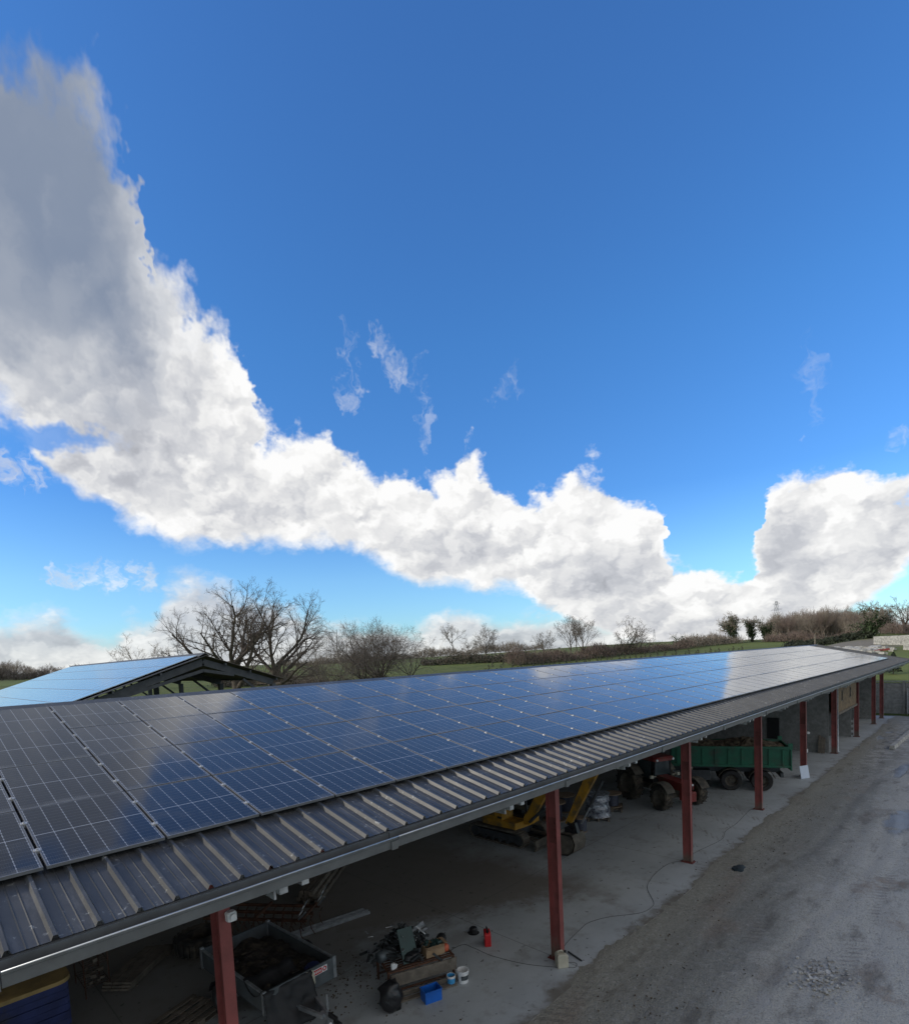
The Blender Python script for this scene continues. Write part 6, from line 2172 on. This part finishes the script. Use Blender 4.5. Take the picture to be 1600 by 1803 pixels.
def hedge(name, pa, pb, ha, width, n, m, label, seed, leaves=0, tw=0.03, group=None, hb=None, lm=M_BUSH):
    """a row of upright twigs between two ground points"""
    rng = np.random.RandomState(seed)
    hb = ha if hb is None else hb
    u = rng.uniform(0, 1, n)
    x = pa.x + (pb.x - pa.x) * u
    y = pa.y + (pb.y - pa.y) * u
    d = Vector((pb.x - pa.x, pb.y - pa.y)).normalized()
    off = rng.normal(0, width * 0.35, n)
    x, y = x - d.y * off, y + d.x * off
    z = height(x, y)
    L = (pb - pa).length
    hh = (ha + (hb - ha) * u) * (0.78 + 0.38 * np.sin(u * L * 0.35 + seed) * np.sin(u * L * 0.13 + 1.7 * seed) + 0.14 * rng.normal(size=n))
    hh = np.maximum(hh, 0.5) * np.sqrt(np.maximum(0.12, 1 - (off / (width * 1.1)) ** 2))
    t0 = rng.uniform(0, 0.75, n)
    ln = hh * rng.uniform(0.25, 0.5, n)
    p0 = np.stack([x, y, z + hh * t0], 1)
    dr = rng.normal(size=(n, 3)) * 0.45
    dr[:, 2] = 1
    dr /= np.linalg.norm(dr, axis=1, keepdims=True)
    p1 = p0 + dr * ln[:, None]
    o = pa.copy()
    t = empty(name, o, label, 'hedge', group)
    S = np.concatenate([p0 - np.array(o), p1 - np.array(o), np.full((n, 1), tw), np.full((n, 1), tw * 0.4)], 1)
    segs_mesh('twigs', S, 3, m, t)
    if leaves:
        k = rng.choice(n, leaves)
        C = (p0[k] * 0.5 + p1[k] * 0.5) - np.array(o) + rng.normal(size=(leaves, 3)) * 0.25
        leaf_mesh('foliage', C, 0.22, lm, t, rng)
    return t


hedge('hedge', azd(900, 128), azd(1075, 150), 3.3, 4.0, 7500, M_TWIGR, 'tall reddish bare hedge above the middle of the long ridge', 1, 1600, 0.032)
hedge('hedge', azd(1060, 150), azd(1215, 175), 2.6, 4.0, 5000, M_TWIGR, 'brown bare hedge running right from the tall reddish one', 2, 1500, 0.036)
hedge('hedge', azd(1205, 178), azd(1300, 200), 3.4, 5.0, 4000, M_TWIGG, 'pale brown hedge and bushes left of the ivy clad trees', 3, 700, 0.04)
hedge('hedge', azd(745, 138), azd(905, 140), 2.4, 3.0, 4500, M_TWIGG, 'low dark hedge behind the field left of the reddish one', 4, 5200, 0.03)
hedge('hedge', azd(505, 92), azd(600, 84), 2.2, 3.5, 4500, M_TWIG, 'tangled brown scrub right of the oaks', 5, 900, 0.022)
hedge('hedge', azd(470, 66), azd(640, 70), 1.2, 3.0, 4200, M_TWIG, 'low brown scrub along the back of the long shed', 6, 700, 0.02)
hedge('hedge', azd(595, 84), azd(760, 90), 2.4, 4.0, 6000, M_TWIG, 'brown undergrowth at the feet of the fan shaped tree', 7, 1600, 0.022)
hedge('hedge', azd(500, 210), azd(770, 200), 3.2, 4.0, 5000, M_TWIGG, 'distant hedge behind the fan shaped tree', 8, 2400, 0.05)
hedge('hedge', azd(760, 230), azd(960, 230), 4.0, 5.0, 4000, M_TWIGG, 'thin skyline hedge behind the slender trees', 9, 1200, 0.055)
hedge('hedge', azd(1540, 175), azd(1690, 150), 3.2, 4.0, 5000, M_TWIGR, 'brown hedge along the top of the right hand field', 10, 700, 0.036)
hedge('hedge', azd(1350, 200), azd(1530, 190), 2.6, 5.0, 6000, M_TWIGR, 'undergrowth along the front of the wood', 11, 1200, 0.04)
hedge('hedge', azd(380, 100), azd(520, 104), 2.0, 4.0, 4500, M_TWIG, 'scrubby hedge behind the two oaks', 12, 1800, 0.03)
hedge('hedge', azd(-60, 300), azd(200, 300), 4.5, 6.0, 6000, M_TWIG, 'dark hedge along the far left field', 13, 5000, 0.07)
hedge('hedge', azd(120, 150), azd(400, 140), 2.4, 4.0, 5000, M_TWIGG, 'low hedge on the field behind the panelled left roof', 14, 1200, 0.04)
hedge('hedge', azd(1352, 258), azd(1545, 250), 7.5, 6.0, 9000, M_TWIGG, 'brown thicket filling the depth of the wood', 15, 2500, 0.06)

# young trees in rows on the field, with their stakes
st = MB()
st.tube([(0.10, 0, 0), (0.10, 0, 1.3)], 0.045, 5)
so = st.build('stake', M_OLDW)
rng = np.random.RandomState(9)
lm = leaf_mesh('foliage', rng.normal(size=(70, 3)) * np.array([0.16, 0.16, 0.38]) + np.array([0, 0, 0.75]), 0.12, M_BUSH, None, rng)
sm, fm_ = so.data, lm.data
bpy.data.objects.remove(so)
bpy.data.objects.remove(lm)
for row in range(4):
    for i in range(24):
        px = 850 + i * 19 + row * 7 + rg.uniform(-3, 3)
        b = azd(px, 96 + row * 9 + i * 1.3 + rg.uniform(-1.5, 1.5))
        t = empty('young_tree', b, 'young staked tree planted in rows on the field behind the ridge', 'young tree', 'young trees in rows', rg.uniform(0, 6))
        link('stake', sm, t)
        link('foliage', fm_, t)
lm = leaf_mesh('foliage', rng.normal(size=(150, 3)) * np.array([0.40, 0.40, 0.28]) + np.array([0, 0, 0.5]), 0.20, M_BUSH, None, rng)
bm_ = lm.data
bpy.data.objects.remove(lm)
for row in range(3):
    for i in range(16):
        px = 1385 + i * 9.5 + row * 4 + rg.uniform(-2, 2)
        b = azd(px, 150 + row * 12 + rg.uniform(-2, 2))
        o = link('round_bush', bm_, None, b, (0, 0, rg.uniform(0, 6)))
        o.scale = (1.4, 1.4, 1.4)
        tag(o, 'small dark round bush planted below the wood', 'bush', 'round bushes below the wood')
# conifer shrub beyond the shed's far corner
b = azd(1572, 78)
t = empty('conifer', b, 'small dark conifer on the grass beyond the far corner of the shed', 'tree')
MB().tube([(0, 0, 0), (0.03, 0, 1.4)], [0.05, 0.02], 6).build('trunk', M_BARK, t)
n = 1500
h_ = rng.uniform(0.1, 1, n)
a_ = rng.uniform(0, 6.28, n)
rr = (1 - h_) ** 0.7 * 0.85 * np.sqrt(rng.uniform(0.2, 1, n))
leaf_mesh('crown', np.stack([rr * np.cos(a_), rr * np.sin(a_), h_ * 2.4], 1), 0.10, M_CONIF, t, rng)
b = azd(1556, 79)
t = empty('conifer', b, 'smaller paler conifer just left of the dark one', 'tree')
MB().tube([(0, 0, 0), (0.02, 0, 1.0)], [0.04, 0.015], 6).build('trunk', M_BARK, t)
leaf_mesh('crown', np.stack([rr * np.cos(a_) * 0.6, rr * np.sin(a_) * 0.6, h_ * 1.9], 1), 0.08, M_TWIG, t, rng)


# electricity pylons
def pylon(px, dist, top, label):
    b = azd(px, dist)
    H = top_z(px, top, dist) - b.z
    t = empty('pylon', b, label, 'pylon', 'pylons on the skyline', 0.8)
    S = []
    w0, w1 = H * 0.11, H * 0.018
    L = 8

    def c(k, i):
        f = i / L
        w = w0 + (w1 - w0) * f ** 0.7
        return ((1, 1, -1, -1)[k] * w, (1, -1, -1, 1)[k] * w, H * f)
    r = H * 0.0032
    for i in range(L):
        for k in range(4):
            S.append((*c(k, i), *c(k, i + 1), r, r))
            S.append((*c(k, i), *c((k + 1) % 4, i + 1), r * 0.6, r * 0.6))
            S.append((*c((k + 1) % 4, i), *c(k, i + 1), r * 0.6, r * 0.6))
    segs_mesh('lattice', S, 3, M_PYLON, t)
    for f, wl in ((0.62, 0.16), (0.78, 0.21), (0.92, 0.14)):
        A = []
        for s in (-1, 1):
            A.append((0, 0, H * f, s * H * wl, 0, H * (f + 0.01), r, r))
            A.append((0, 0, H * (f + 0.05), s * H * wl, 0, H * (f + 0.01), r, r))
        segs_mesh('cross_arm', A, 3, M_PYLON, t)


pylon(1368, 420, 1058, 'nearer lattice pylon rising over the wood')
pylon(1154, 600, 1108, 'farther small lattice pylon on the skyline')
# telegraph post beyond the ridge end
b = azd(1435, 92)
tag(MB().tube([(0, 0, -0.3), (0, 0, top_z(1435, 1117, 92) - b.z)], [0.13, 0.10], 8).build('wooden_post', M_OLDW, None, b), 'stout wooden post just beyond the far ridge end', 'post')
# silo walls and rubble on the right field
for i, (pa, pb, da, db, py, lab) in enumerate(((1538, 1640, 128, 120, 1121, 'long pale concrete silo wall on the right field'), (1590, 1660, 112, 108, 1124, 'shorter pale concrete wall in front of the long one'))):
    a, b = azd(pa, da), azd(pb, db)
    zt = top_z(pa, py, da)
    d = (b - a)
    w = empty('silo_wall', a, lab, 'wall', rz=math.atan2(d.y, d.x))
    Lw = math.hypot(d.x, d.y)
    k = max(3, int(Lw / 2.4))
    for j in range(k):
        MB().box(j * Lw / k + 0.03, (j + 1) * Lw / k - 0.03, -0.12, 0.12, -1.0, zt - a.z - 0.02 * (j % 2)).build('wall_panel', M_STONE, w)
mb = MB()
rgs = random.Random(8)
for i in range(150):
    px = rgs.gauss(1505, 26)
    b = azd(min(max(px, 1455), 1575), rgs.uniform(104, 116))
    s = rgs.uniform(0.25, 1.0)
    mb.obb((b.x, b.y, b.z + s * 0.2), (s * rgs.uniform(0.8, 1.8), s, s * rgs.uniform(0.4, 0.9)), Matrix.Rotation(rgs.uniform(0, 6), 3, 'Z') @ Matrix.Rotation(rgs.uniform(-0.5, 0.5), 3, 'X'))
tag(mb.build('rubble_heap', M_STONE), 'heap of pale rubble on the right field below the silo wall', 'rubble', kind='stuff')
b = azd(1555, 108)
mb = MB().obb((0, 0, 0.35), (1.5, 0.3, 0.3), Matrix.Rotation(0.1, 3, 'Y'))
mb.obb((0.6, 0.4, 0.3), (1.0, 0.2, 0.2), Matrix.Rotation(0.5, 3, 'Z'))
tag(mb.build('red_scrap', M_TRED, None, b, (0, 0, 1.6)), 'red metal scrap lying on the rubble', 'scrap')
